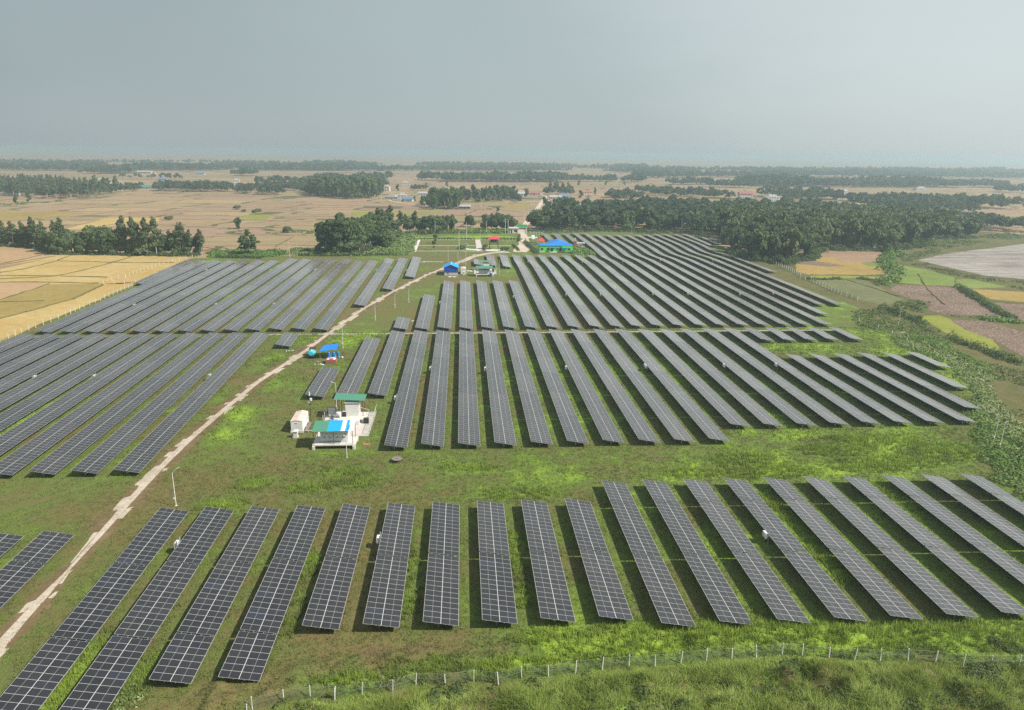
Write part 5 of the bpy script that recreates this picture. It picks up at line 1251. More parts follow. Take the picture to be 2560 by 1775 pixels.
HOUSES = [(1, 648, 215, 24, 10, 3.4, 'flat', 'large white two storey house among trees on the far left', 'house_white', 2), (1, 775, 215, 12, 8, 3, 'flat', 'small white house right of the large white one on the far left', 'house_white', 1),
          (1, 980, 250, 24, 10, 3.2, 'green_roof', 'long house with pale green roof at the edge of the left paddies', 'pale_render', 1), (1, 730, 228, 20, 8, 3, 'grey_sheet', 'grey roofed house below the large white house on the far left', 'pale_render', 1),
          (1, 1083, 192, 14, 8, 3, 'muted_blue', 'blue roofed house behind the left paddies', 'pale_render', 1), (1, 1340, 152, 18, 9, 3, 'muted_blue', 'blue roofed house among the far left tree belt', 'pale_render', 1), (1, 962, 145, 34, 12, 4, 'grey_sheet', 'long grey roofed barn in the far left fields', 'house_white', 1),
          (1, 1018, 145, 12, 8, 3, 'muted_red', 'red roofed house beside the long grey barn', 'pale_render', 1), (1, 1580, 215, 10, 9, 3.4, 'flat', 'tall narrow white house among trees left of centre', 'house_white', 2), (1, 60, 290, 18, 8, 3, 'grey_sheet', 'grey roofed house at the left edge of the photo', 'pale_render', 1),
          (1, 20, 210, 14, 8, 3, 'muted_blue', 'blue roofed house in the wood at the left edge', 'pale_render', 1), (1, 2220, 272, 12, 8, 3, 'muted_red', 'red roofed house in front of the village trees', 'pale_render', 1), (1, 2090, 282, 10, 8, 3, 'muted_red', 'dull brown roofed house left of the red roofed one', 'pale_render', 1),
          (1, 1895, 225, 9, 8, 3, 'flat', 'small white house with flat roof in the village trees', 'house_white', 1), (2, 545, 262, 12, 8, 3.3, 'flat', 'cream two storey house behind the white village houses', 'pale_render', 2), (2, 585, 318, 17, 9, 3.4, 'flat', 'pale blue white house with balcony in the village', 'house_white', 1),
          (2, 657, 330, 11, 9, 3.6, 'flat', 'white two storey village house with flat roof', 'house_white', 2), (2, 697, 332, 10, 8, 3, 'muted_blue', 'low village house with blue roof right of the white two storey one', 'pale_render', 1), (2, 805, 292, 16, 8, 3, 'grey_sheet', 'long grey roofed house at the back of the village paddies', 'pale_render', 1),
          (2, 680, 232, 13, 8, 3.3, 'flat', 'half built grey house behind the village', 'old_concrete', 2), (2, 1460, 294, 18, 9, 3, 'grey_sheet', 'pale roofed house left of the red house by the village road', 'house_white', 1), (2, 1538, 290, 18, 9, 3, 'muted_red', 'red roofed house at the end of the village road', 'pale_render', 1),
          (2, 1745, 312, 13, 8, 3, 'muted_blue', 'blue roofed house right of the village road', 'pale_render', 1), (2, 1685, 318, 15, 8, 3, 'grey_sheet', 'grey roofed house left of the blue one beyond the road', 'house_white', 1), (2, 1893, 284, 15, 9, 3, 'muted_red', 'brown roofed house beside a tall tree right of the road', 'pale_render', 1),
          (2, 1893, 376, 16, 8, 3, 'grey_sheet', 'grey roofed house at the edge of the right wood', 'house_white', 1), (2, 1075, 382, 12, 7, 2.6, 'grey_sheet', 'grey hut at the foot of the central grove', 'wood_grey', 1), (2, 340, 125, 24, 10, 3.5, 'flat', 'white house on the far plain left of centre', 'house_white', 1), (2, 512, 125, 22, 10, 4, 'flat', 'tall white house on the far plain near centre', 'house_white', 2),
          (3, 635, 280, 18, 10, 3.4, 'muted_red', 'brown two storey house behind the right wood', 'pale_render', 2), (3, 800, 300, 22, 9, 3.4, 'flat', 'bluish white house rising out of the right wood', 'house_white', 2), (3, 1235, 285, 9, 8, 3.8, 'flat', 'tall white tower house behind the right wood', 'house_white', 3), (3, 1200, 285, 12, 9, 3.4, 'flat', 'white house left of the tower house behind the wood', 'house_white', 2),
          (3, 1692, 230, 26, 9, 4, 'flat', 'lone white building on the right plain', 'house_white', 1), (3, 1862, 388, 18, 8, 3, 'grey_sheet', 'pale roofed house among the trees at right', 'house_white', 1), (3, 600, 190, 20, 10, 4, 'muted_red', 'orange roofed house in the far right tree belt', 'pale_render', 1), (3, 1098, 200, 36, 14, 5, 'muted_red', 'large orange roofed building in the far right tree belt', 'pale_render', 1),
          (3, 400, 190, 22, 9, 4, 'flat', 'white house in the far tree belt left of the orange roofs', 'house_white', 1), (3, 800, 192, 22, 9, 4, 'grey_sheet', 'grey roofed house in the far belt between the orange roofs', 'pale_render', 1), (3, 1265, 352, 18, 8, 3, 'grey_sheet', 'grey roofed house hidden in the middle of the right wood', 'pale_render', 1), (3, 2270, 290, 22, 9, 3, 'muted_red', 'pinkish roofed house at the right edge of the photo', 'pale_render', 1)]
for hh_ in HOUSES: house('house', hh_[:3], *hh_[3:7], hh_[7], hh_[8], hh_[9], R(random.Random(hh_[1]).uniform(-14, 14)))
# ------------------------------------------------------------------ foliage
def cards(rng, pts, nor, size, tone, stretch=1.0, flat=.65, droop=None):
    """one small leaf-spray quad per point, facing roughly along nor"""
    n = len(pts)
    d = nor*flat+rng.normal(0, 1, (n, 3))*(1-flat)
    d /= np.linalg.norm(d, axis=1)[:, None]+1e-9
    a = np.cross(d, rng.normal(0, 1, (n, 3)) if droop is None else np.cross(d, droop)); a /= np.linalg.norm(a, axis=1)[:, None]+1e-9
    b = np.cross(d, a)
    s = (size*rng.uniform(.55, 1.35, n))[:, None]
    a = a*s*.5*stretch; b = b*s*.5
    k = rng.uniform(.3, 1.0, (n, 4, 1))
    q = np.stack([pts-a*k[:, 0]-b, pts+a-b*k[:, 1], pts+a*k[:, 2]+b, pts-a+b*k[:, 3]], 1)
    V = q.reshape(-1, 3); F = np.arange(4*n).reshape(n, 4)
    return V, F, np.repeat(tone, 4)
def lobes_pts(rng, lobes, n):
    w = np.array([l[3]*l[4]+l[3]*l[5] for l in lobes]); w = w/w.sum()
    k = rng.choice(len(lobes), n, p=w); L = np.array(lobes)[k]
    d = rng.normal(0, 1, (n, 3)); d /= np.linalg.norm(d, axis=1)[:, None]
    d[:, 2] = np.where(d[:, 2] < -.45, -d[:, 2]*.6, d[:, 2])
    r = rng.uniform(.72, 1.04, n)[:, None]
    pts = L[:, :3]+d*L[:, 3:6]*r
    tone = np.clip(.5+.34*(rng.rand(len(lobes))[k]-.5)*2*.8+rng.normal(0, .12, n), 0, 1)
    return pts, d, tone
def trunk(mb, h, r, branches, rng, lean=0.0):
    p = Vector((0, 0, -.3)); 
    q = Vector((lean, rng.uniform(-.1, .1)*h*.2, h*.55)); t = Vector((lean*1.6, 0, h*.9))
    mb.tube(p, q, r, r*.7, 7); mb.tube(q, t, r*.7, r*.25, 6)
    for b in branches:
        b = Vector(b); s = p.lerp(q, .75) if b.z < h*.6 else q
        mb.tube(s, b, r*.42, r*.12, 5)
def tree_meshes(kind, seed, lod):
    rng = np.random.RandomState(seed); rr = random.Random(seed)
    mb = MB()
    if kind == 'broad':
        H, Rr = 11.0, 4.6
        lobes = [(0, 0, H*.62, Rr*.75, Rr*.75, H*.33)]
        for i in range(13):
            a = i*2.4+rr.uniform(-.4, .4); d = Rr*rr.uniform(.45, .72); z = H*(.20+.62*((i*.37+rr.random()*.2) % 1)); s = rr.uniform(.34, .52)*Rr
            lobes.append((d*math.cos(a), d*math.sin(a), z, s*1.1, s*1.1, s*.85))
        trunk(mb, H*.7, .26, [(l[0]*.8, l[1]*.8, l[2]*.9) for l in lobes[1:6]], rr)
        n, sz = ((2300, .80), (520, 1.6))[lod]; lm = 'leaf_broad'; bark = 'bark'
    elif kind == 'teak':
        H, Rr = 19.0, 5.0
        lobes = [(0, 0, H*.68, Rr*.7, Rr*.7, H*.27)]
        for i in range(18):
            a = i*2.4; d = Rr*rr.uniform(.4, .75); z = H*(.12+.82*((i*.37+rr.random()*.15) % 1)); s = rr.uniform(.30, .44)*Rr*(1.15-.45*abs(z/H-.6))
            lobes.append((d*math.cos(a), d*math.sin(a), z, s*1.1, s*1.1, s))
        trunk(mb, H*.75, .30, [(l[0]*.8, l[1]*.8, l[2]*.95) for l in lobes[1:7]], rr)
        n, sz = ((3200, .95), (640, 1.9))[lod]; lm = 'leaf_broad'; bark = 'pale_bark'
    elif kind == 'slender':
        H, Rr = 17.0, 2.8
        lobes = []
        for i in range(11):
            z = H*(.40+.56*i/10); w = (.35+.65*math.sin(math.pi*min(1, (i+1.5)/11.5)))*Rr; a = rr.uniform(0, 6.28); d = w*rr.uniform(.15, .5)
            lobes.append((d*math.cos(a), d*math.sin(a), z, w*.75, w*.75, 1.15))
        trunk(mb, H, .20, [(l[0]*.7, l[1]*.7, l[2]) for l in lobes[2:8]], rr, rr.uniform(-.4, .4))
        n, sz = ((1200, .62), (300, 1.3))[lod]; lm = 'leaf_slender'; bark = 'pale_bark'
    elif kind == 'bamboo':
        H = 12.0; P_ = []; D_ = []; T_ = []
        nc = 34
        for i in range(nc):
            a = rr.uniform(0, 6.28); sp = abs(rr.gauss(0, 1))*2.6+.4; h = H*rr.uniform(.62, .92)*(1.04-.045*sp); r0 = rr.uniform(0, 1.2)
            m = ((90, 22)[lod])
            t = rng.uniform(.05, 1.0, m)**.85
            x = r0+sp*t**2.2; z = h*np.sin(np.clip(t*1.72, 0, 2.2))/np.sin(1.57)
            z = np.where(t > .9, z-(t-.9)*h*.8, z)
            P_.append(np.stack([x*math.cos(a), x*math.sin(a), z], 1)+rng.normal(0, .42, (m, 3)))
            D_.append(np.stack([np.full(m, math.cos(a)), np.full(m, math.sin(a)), np.full(m, .55)], 1)); T_.append(np.clip(rr.uniform(.25, .75)+rng.normal(0, .14, m), 0, 1))
            if lod == 0 and i % 3 == 0: mb.tube((r0*math.cos(a), r0*math.sin(a), -.2), ((r0+sp*.35)*math.cos(a), (r0+sp*.35)*math.sin(a), h*.75), .07, .04, 5)
        pts = np.concatenate(P_); nor = np.concatenate(D_); nor /= np.linalg.norm(nor, axis=1)[:, None]; tone = np.concatenate(T_)
        if not mb.v: mb.tube((0, 0, -.2), (.3, 0, H*.6), .3, .1, 5)
        V, F, tn = cards(rng, pts, nor, (.72, 1.7)[lod], tone, 1.7, .55, np.array([0, 0, 1.0]))
        return np_mesh('crown', V, F, MAT['leaf_bamboo'], {'tone': tn}), mb.mesh('culms', MAT['pale_bark'])
    elif kind == 'spreading':
        H = 13.5; lobes = []
        for z, r, k in ((.30, 5.4, 8), (.42, 5.0, 8), (.55, 6.6, 10), (.66, 5.2, 7), (.77, 3.6, 5), (.88, 2.0, 3), (.97, .9, 2)):
            for i in range(k):
                a = 6.28*i/k+z*9; d = r*rr.uniform(.55, 1.0) if k > 3 else r*.4
                lobes.append((d*math.cos(a)*1.12, d*math.sin(a), H*z+rr.uniform(-.3, .3), 1.55, 1.35, .55))
        lobes.append((0, 0, H*.4, 3.6, 3.4, 3.2))
        trunk(mb, H*.95, .32, [(l[0]*.85, l[1]*.85, l[2]) for l in lobes[0:34:3]], rr)
        n, sz = 2600, .75; lm = 'leaf_broad'; bark = 'bark'
    elif kind == 'topiary':
        lobes = [(0, 0, 3.2, 1.25, 1.25, 1.05), (0, 0, 1.5, .7, .7, .45)]
        mb.tube((0, 0, -.2), (0, 0, 3.2), .12, .08, 6); n, sz = 420, .4; lm = 'leaf_broad'; bark = 'bark'
    else:
        lobes = [(0, 0, .9, 1.8, 1.8, 1.0)]
        for i in range(6):
            a = i*1.05+rr.uniform(-.3, .3); d = rr.uniform(.9, 1.7); s = rr.uniform(.6, 1.1); lobes.append((d*math.cos(a), d*math.sin(a), rr.uniform(.5, 1.5), s*1.1, s*1.1, s*.9))
        mb.tube((0, 0, -.2), (.1, 0, 1.2), .09, .05, 5).tube((0, 0, 0), (-.5, .3, 1.3), .06, .03, 5); n, sz = 2600, .20; lm = 'leaf_shrub'; bark = 'bark'
    pts, nor, tone = lobes_pts(rng, lobes, n)
    ok = pts[:, 2] > .15
    V, F, tn = cards(rng, pts[ok], nor[ok], sz, tone[ok], 1.15, .76)
    return np_mesh('crown', V, F, MAT[lm], {'tone': tn}), mb.mesh('trunk', MAT[bark])
TM = {}
for kd, nv, lods in (('broad', 4, 2), ('teak', 3, 2), ('slender', 4, 2), ('bamboo', 4, 2), ('spreading', 1, 1), ('topiary', 2, 1), ('shrub', 4, 1)):
    for l in range(lods): TM[kd, l] = [tree_meshes(kd, 11+31*i+7*len(kd), l) for i in range(nv)]
NAME = {'broad': 'broadleaf_tree', 'teak': 'tall_tree', 'slender': 'slender_tree', 'bamboo': 'bamboo_clump', 'spreading': 'spreading_tree', 'topiary': 'clipped_tree', 'shrub': 'shrub'}
CAT = {'broad': 'tree', 'teak': 'tree', 'slender': 'tree', 'bamboo': 'bamboo', 'spreading': 'tree', 'topiary': 'tree', 'shrub': 'shrub'}
TR = random.Random(77)
def tree(kind, x, y, s, label, group=None, lod=0, sz=None):
    i = TR.randrange(len(TM[kind, lod])); cm, tm = TM[kind, lod][i]
    r = empty(NAME[kind], (x, y, float(gh(x, y))), TR.uniform(0, 6.28)); k = s*TR.uniform(.92, 1.08)
    r.scale = (k*TR.uniform(.92, 1.1), k*TR.uniform(.92, 1.1), (sz or s)*TR.uniform(.94, 1.06))
    link(bpy.data.objects.new('crown', cm), r); link(bpy.data.objects.new('culms' if kind == 'bamboo' else 'trunk', tm), r)
    return tag(r, label, CAT[kind], group)

# tree line behind the golden field
G1 = 'trees in the line behind the golden field'
lst = []
for x, top, base in ((-150, 200, 400), (-60, 230, 405), (20, 190, 408), (150, 185, 412), (240, 195, 416), (372, 150, 430), (455, 205, 440), (560, 215, 470), (650, 195, 490), (1300, 168, 505), (1340, 250, 500), (1430, 178, 508), (1475, 190, 508), (1575, 178, 510), (1672, 175, 508), (1800, 270, 508), (1915, 205, 512), (1950, 215, 508), (2028, 255, 508), (2110, 258, 512), (2130, 290, 520)):
    lst.append(('slender', x, base, top))
for x, top, base in ((-120, 250, 405), (-20, 250, 405), (50, 235, 405), (110, 250, 408), (190, 270, 408), (300, 250, 415), (340, 220, 418), (430, 290, 440), (500, 280, 465), (600, 290, 492), (690, 275, 495), (760, 290, 490), (850, 330, 498), (900, 290, 490), (960, 240, 492), (1040, 245, 498), (1100, 260, 496), (1160, 240, 492), (1210, 270, 500), (1260, 300, 500), (1380, 350, 505), (1450, 320, 500), (1510, 320, 508), (1640, 320, 502), (1700, 360, 508), (1740, 300, 500), (1840, 310, 505), (1880, 370, 508), (1980, 340, 508), (2060, 330, 508)):
    lst.append(('broad', x, base, top))
cnt = {'slender': 0, 'broad': 0}
for kd, x, b, t in sorted(lst, key=lambda q: -q[1]):
    X, Y = zp(10, x, b); Y += TR.uniform(0, 5); d = math.hypot(X, Y); h = (b-t)*.23458/CAM_F*d/.97
    i = cnt[kd]; cnt[kd] += 1; base = {'slender': 17.0, 'broad': 11.0}[kd]
    nm = ORD[i] if i < 26 else 'far left'
    if kd == 'broad' and i >= 26: nm = ['twenty-seventh', 'twenty-eighth', 'twenty-ninth', 'thirtieth'][min(i-26, 3)]
    tree(kd, X, Y, h/base*(.95 if kd == 'slender' else .9), ('{} slender tree from the right in the line behind the golden field' if kd == 'slender' else '{} bushy tree from the right in the line behind the golden field').format(nm), G1, 0, h/base)
X, Y = zp(14, 325, 575); tree('spreading', X, Y+3, .92, 'lone layered spreading tree behind the far left solar block', None, 0, 1.0)
X, Y = zp(14, 228, 298); tree('bamboo', X, Y, .72, 'square topped lone bamboo clump in the brown paddies', None, 0, .72)
X, Y = zp(14, 735, 335); tree('shrub', X, Y, 1.9, 'large grey green bush on a bund in the brown paddies', None, 0, 2.2)
for i, (x, y, s) in enumerate(((220, 98, 1.9), (290, 124, 1.2), (400, 134, 1.5), (440, 122, 1.6))): 
    X, Y = zp(14, x, y); tree('shrub', X, Y, s, '{} lonely bush in the brown paddies left of the central grove'.format(ORD[i]), 'bushes in the brown paddies')
X, Y = zp(10, 1800, 128); tree('shrub', X, Y, 1.7, 'small bush on the bund in front of the lone bamboo clump', None)
# grove beside the garden
G2 = 'trees of the grove beside the garden'
k = 0
for kd, x, b, t in (('teak', 1075, 545, 330), ('teak', 1130, 560, 260), ('teak', 1200, 560, 225), ('teak', 1275, 565, 215), ('teak', 1350, 560, 235), ('teak', 1420, 555, 225), ('teak', 1470, 545, 250), ('teak', 1120, 520, 240), ('teak', 1210, 525, 195), ('teak', 1300, 525, 190), ('teak', 1390, 520, 190), ('teak', 1450, 510, 170),
                   ('teak', 1530, 500, 185), ('teak', 1580, 480, 200), ('teak', 1560, 440, 160), ('teak', 1640, 450, 230), ('slender', 1670, 420, 110), ('slender', 1720, 410, 110), ('slender', 1790, 400, 80), ('teak', 1700, 430, 230), ('teak', 1760, 420, 210), ('teak', 1830, 400, 215), ('slender', 1900, 350, 130), ('teak', 1870, 370, 220),
                   ('slender', 1950, 340, 150), ('slender', 2045, 335, 118), ('broad', 1990, 335, 190), ('broad', 2080, 335, 200), ('broad', 2150, 335, 180), ('broad', 2220, 335, 150), ('broad', 2290, 335, 160), ('broad', 1760, 480, 300), ('broad', 1700, 500, 330)):
    X, Y = zp(14, x, b); Y += 2; d = math.hypot(X, Y); h = (b-t)*.24326/CAM_F*d/.97; base = {'slender': 17.0, 'broad': 11.0, 'teak': 19.0}[kd]
    lab = {'teak': 'tall leafy tree packed in the grove left of the garden', 'slender': 'slender tree rising above the grove left of the garden', 'broad': 'bushy tree at the right end of the grove left of the garden'}[kd]
    tree(kd, X, Y, h/base*({'slender': 1.2, 'broad': 1.1, 'teak': 1.12}[kd]), lab, G2, 0, h/base)
for i, (r, x, b, t, kd) in enumerate(((2, 810, 530, 440, 'broad'), (2, 860, 532, 425, 'broad'), (2, 900, 530, 420, 'broad'), (2, 945, 532, 425, 'bamboo'), (2, 985, 530, 420, 'bamboo'), (2, 1115, 502, 420, 'broad'), (2, 1095, 500, 440, 'broad'), (2, 1220, 522, 420, 'broad'), (2, 1255, 520, 410, 'slender'), (2, 1290, 525, 405, 'broad'), (2, 1325, 525, 420, 'broad'), (2, 1365, 525, 418, 'bamboo'), (2, 1395, 525, 440, 'broad'), (2, 1298, 402, 370, 'broad'))):
    X, Y = zp(r, x, b); d = math.hypot(X, Y); h = (b-t)*.37359/CAM_F*d/.97; base = {'slender': 17.0, 'broad': 11.0, 'bamboo': 12.0}[kd]
    tree(kd, X, Y, h/base*.95, '{} {} from the left behind the garden'.format(ORD[i], {'slender': 'slender tree', 'broad': 'round tree', 'bamboo': 'bamboo clump'}[kd]), 'trees behind the garden', 0, h/base)
for i, (x, y) in enumerate(((880, 612), (870, 658))): tree('topiary', *zp(2, x, y), 1.0 if i else 1.1, ['far', 'near'][i]+' clipped tree in the left lawn of the garden', 'clipped garden trees', 0, 1.4)
for i, (x, y) in enumerate(((1058, 648), (1208, 660), (1330, 662), (1355, 658), (1212, 640))): tree('shrub', *zp(2, x, y), .75 if i else 1.3, '{} small dark bush along the garden plaza'.format(ORD[i]), 'bushes along the plaza', 0, 1.1)

# woods: jittered fill of a ground polygon, front edge first
FAR = []                                 # (x, y, scale) of trees merged into the distant woods
def poly_fill(poly, sp, seed):
    rng = np.random.RandomState(seed); xs = [p[0] for p in poly]; ys = [p[1] for p in poly]
    gx, gy = np.meshgrid(np.arange(min(xs), max(xs), sp), np.arange(min(ys), max(ys), sp))
    x = gx.ravel()+rng.uniform(-.42, .42, gx.size)*sp; y = gy.ravel()+rng.uniform(-.42, .42, gx.size)*sp
    ok = inside(poly, x, y); return x[ok], y[ok]
BUDGET = {'bamboo': 285, 'broad': 170, 'teak': 250, 'slender': 250}
def wood(poly, sp, mix, s, label, group, seed, lod=1, var=.22):
    x, y = poly_fill(poly, sp, seed); rng = random.Random(seed)
    order = np.argsort(np.hypot(x, y))
    for q_, i in enumerate(order):
        big = 1.25 if q_ < len(order)*.25 else 1.0
        u = rng.random(); kd = [k for k, p in mix if u <= p][0]; k = s*rng.uniform(1-var, 1+var)*(1.18 if kd == 'bamboo' else 1.0)*big
        if BUDGET[kd] > 0: BUDGET[kd] -= 1; tree(kd, float(x[i]), float(y[i]), k, label[kd], group, 0 if math.hypot(x[i], y[i]) < 620 else lod)
        else: FAR.append((float(x[i]), float(y[i]), k*11))
woodF = P(3, (560, 560), (570, 605), (690, 650), (870, 672), (1040, 640), (1090, 585), (1290, 588), (1460, 590), (1715, 565), (1745, 520), (2030, 512), (2020, 470), (1760, 440), (1560, 390), (1300, 370), (1000, 350), (650, 345), (420, 350), (460, 500))
wood(woodF, 11.0, (('bamboo', .74), ('broad', 1.0)), 1.0, {'bamboo': 'bamboo clump crowded in the dense right hand wood', 'broad': 'broadleaf tree among the bamboo of the dense right hand wood'}, 'trees of the right hand wood', 21)
woodF2 = P(2, (1530, 532), (1640, 535), (1780, 530), (1960, 528), (2260, 532)) + P(3, (0, 482), (250, 490), (460, 500), (420, 350), (200, 330), (0, 335)) + P(2, (2200, 400), (2000, 405), (1900, 440), (1700, 490), (1560, 500))
wood(woodF2, 12.0, (('bamboo', .5), ('broad', 1.0)), 1.05, {'bamboo': 'bamboo clump in the wood behind the back solar rows', 'broad': 'broadleaf tree in the wood behind the back solar rows'}, 'trees of the wood behind the back rows', 22)
for i, (r, x, y, kd, s) in enumerate(((3, 500, 555, 'bamboo', .7), (3, 1480, 600, 'broad', .55), (3, 1530, 610, 'broad', .5), (3, 830, 672, 'bamboo', .5), (3, 1640, 440, 'broad', .4), (2, 1900, 535, 'bamboo', .45))):
    X, Y = zp(r, x, y); tree(kd, X, Y, s, ['bamboo clump covering the end of the last back rows', 'small tree at the top of the hedgerow between the right plots', 'second small tree at the top of the hedgerow', 'low bamboo clump at the near tip of the right wood', 'tree behind the right wood', 'pale low bamboo at the foot of the wood behind the back rows'][i], None)
GW = 'trees of the village woods'
LW = {k: v for k, v in (('broad', 'round tree in the village woods beyond the paddies'), ('bamboo', 'bamboo clump in the village woods beyond the paddies'), ('slender', 'slender tree in the village woods beyond the paddies'), ('teak', 'tall tree in the village woods beyond the paddies'))}
MIXV = (('teak', .45), ('slender', .75), ('teak', 1.0))
wood(P(2, (1590, 418), (1700, 420), (1850, 412), (1840, 385), (1720, 380), (1620, 385)), 10, MIXV, .62, LW, GW, 31)
wood(P(2, (840, 388), (1060, 386), (1075, 345), (1200, 340), (1280, 335), (1400, 325), (1400, 300), (1230, 295), (1060, 300), (870, 320), (830, 350)), 11.5, MIXV, .72, LW, GW, 32)
wood(P(2, (770, 372), (850, 370), (850, 345), (790, 345)), 10, MIXV, .55, LW, GW, 33)
wood(P(2, (60, 300), (200, 312), (330, 318), (500, 310), (525, 270), (570, 215), (480, 205), (300, 210), (100, 230), (20, 250)), 11.5, MIXV, .85, LW, GW, 34)
wood(P(2, (1612, 292), (1700, 298), (1800, 292), (1790, 268), (1620, 268)), 13, MIXV, .8, LW, GW, 35)
wood(P(2, (700, 268), (830, 262), (830, 245), (705, 245)), 14, MIXV, .6, LW, GW, 36)
wood(P(1, (0, 298), (170, 300), (300, 312), (420, 318), (560, 312), (700, 292), (830, 280), (830, 262), (650, 255), (500, 225), (300, 205), (0, 205)), 12, MIXV, .9, LW, GW, 37)
wood(P(1, (840, 272), (950, 262), (950, 235), (840, 240)), 12, MIXV, .8, LW, GW, 38)
wood(P(1, (1040, 262), (1200, 266), (1400, 268), (1550, 268), (1550, 238), (1350, 235), (1150, 232), (1040, 238)), 11, MIXV, .9, LW, GW, 39)
wood(P(1, (1595, 282), (1700, 280), (1700, 250), (1595, 250)), 11, MIXV, .9, LW, GW, 40)
wood(P(1, (1720, 285), (1890, 288), (1890, 262), (1960, 262), (2100, 292), (2150, 300), (2302, 306), (2302, 230), (2000, 220), (1720, 240)), 12.5, MIXV, .9, LW, GW, 41)
for i, (r, x, y, s, kd) in enumerate(((2, 957, 233, .55, 'teak'), (2, 1852, 310, .6, 'teak'), (2, 1946, 300, .75, 'slender'), (2, 2130, 295, .4, 'teak'), (2, 1490, 302, .6, 'teak'), (2, 1420, 300, .5, 'teak'), (1, 110, 348, .55, 'teak'), (1, 195, 335, .5, 'teak'), (2, 625, 262, .5, 'teak'), (2, 1840, 225, .5, 'teak'), (2, 2020, 225, .5, 'teak'), (2, 2145, 225, .45, 'teak'), (2, 2060, 290, .3, 'teak'), (2, 740, 330, .35, 'teak'))):
    X, Y = zp(r, x, y); tree(kd, X, Y, s, ['lone tree on the plain beyond the central grove', 'tree between the village road and the brown roofed house', 'tall leaning tree right of the brown roofed house', 'small tree on the plain at the edge of the right wood', 'tree between the pale and red roofed houses', 'tree left of the pale roofed village house', 'dark bush shaped tree in the left paddies', 'second dark tree in the left paddies', 'tree beside the half built grey house', 'first lone tree far out on the right plain', 'second lone tree far out on the right plain', 'third lone tree far out on the right plain', 'low tree on the plain right of the brown roofed house', 'small tree beside the low blue roofed village house'][i], None, 1)

# distant woods: belts of trees that read as one mass
def band(r, pts, depth, sp, h, seed, gaps=.25):
    q = P(r, *pts); rng = random.Random(seed)
    for (x0, y0), (x1, y1) in zip(q[:-1], q[1:]):
        L = math.hypot(x1-x0, y1-y0); n = int(L/sp)
        for row in range(max(1, int(depth/(sp*2.2)))):
            for i in range(n):
                t = (i+rng.uniform(-.5, .5))/max(1, n); x = x0+(x1-x0)*t; y = y0+(y1-y0)*t+row*sp*2.2+rng.uniform(-sp, sp)
                g_ = float(vnoise(x, y, 90+sp*6, seed))
                if g_ > gaps: FAR.append((x, y, h*rng.uniform(.65, 1.15)*(.75+.5*g_)))
for i, a in enumerate(((1, ((-60, 122), (560, 128)), 200, 9, 15), (1, ((560, 146), (820, 148)), 150, 9, 17), (1, ((820, 124), (2302, 124)), 240, 9, 16), (1, ((1100, 181), (1240, 183)), 30, 9, 13), (1, ((1580, 160), (1700, 160)), 60, 9, 15), (1, ((-60, 98), (2302, 103)), 140, 13, 15), (1, ((-60, 84), (2302, 86)), 200, 16, 15), (1, ((-60, 72), (2302, 74)), 200, 24, 13), (3, ((0, 108), (2400, 124)), 200, 24, 13), 
          (1, ((835, 175), (1080, 175)), 40, 10, 10), (1, ((1730, 215), (2100, 212), (2302, 225)), 90, 10, 14),
          (2, ((775, 190), (930, 192)), 60, 8, 15), (2, ((945, 200), (1250, 202), (1770, 203)), 140, 8, 16), (2, ((1780, 198), (2110, 200)), 60, 8, 15), (2, ((2150, 202), (2302, 203)), 60, 8, 14), (2, ((0, 126), (1000, 128), (2302, 140)), 120, 10, 15), (2, ((0, 104), (2302, 116)), 160, 13, 15), (2, ((0, 90), (2302, 102)), 220, 17, 16), 
          (2, ((580, 180), (625, 180)), 20, 9, 14), (2, ((660, 142), (680, 142)), 20, 9, 14), (2, ((0, 205), (560, 195)), 120, 12, 15), (2, ((140, 182), (580, 178)), 60, 10, 14),
          (3, ((0, 200), (440, 195)), 60, 8, 14), (3, ((440, 212), (700, 218)), 70, 8, 15), (3, ((700, 206), (1280, 213)), 150, 8, 16), (3, ((1280, 212), (1960, 214)), 150, 8, 15), (3, ((2040, 214), (2210, 214)), 60, 8, 15), (3, ((1985, 204), (2045, 204)), 40, 8, 18), (3, ((2225, 246), (2302, 246)), 60, 8, 13), (3, ((740, 232), (880, 241)), 25, 9, 10),
          (3, ((0, 158), (1000, 148)), 120, 11, 15), (3, ((1000, 148), (2400, 160)), 120, 11, 15), (3, ((0, 132), (2400, 146)), 160, 14, 16), (3, ((0, 116), (2400, 132)), 240, 18, 17), 
          (3, ((1600, 362), (1740, 375), (2000, 385), (2330, 395)), 130, 8, 12), (3, ((1700, 330), (2302, 345)), 120, 8, 13), (3, ((2140, 474), (2400, 478)), 90, 7, 12), (3, ((1550, 310), (1720, 315)), 60, 9, 10), (3, ((1280, 300), (1560, 318)), 150, 8, 13), (3, ((900, 290), (1280, 290)), 130, 9, 12), (3, ((80, 262), (600, 285)), 130, 9, 11), (2, ((1960, 420), (2302, 400)), 100, 9, 12), (2, ((2100, 330), (2302, 320)), 100, 9, 12), (2, ((1400, 310), (1440, 340)), 20, 8, 9))):
    band(a[0], a[1], a[2], a[3], a[4], 200+i, .22 if a[3] < 12 else .34)
Pn, Nn, Sn, Tn = [], [], [], []
rng = np.random.RandomState(5)
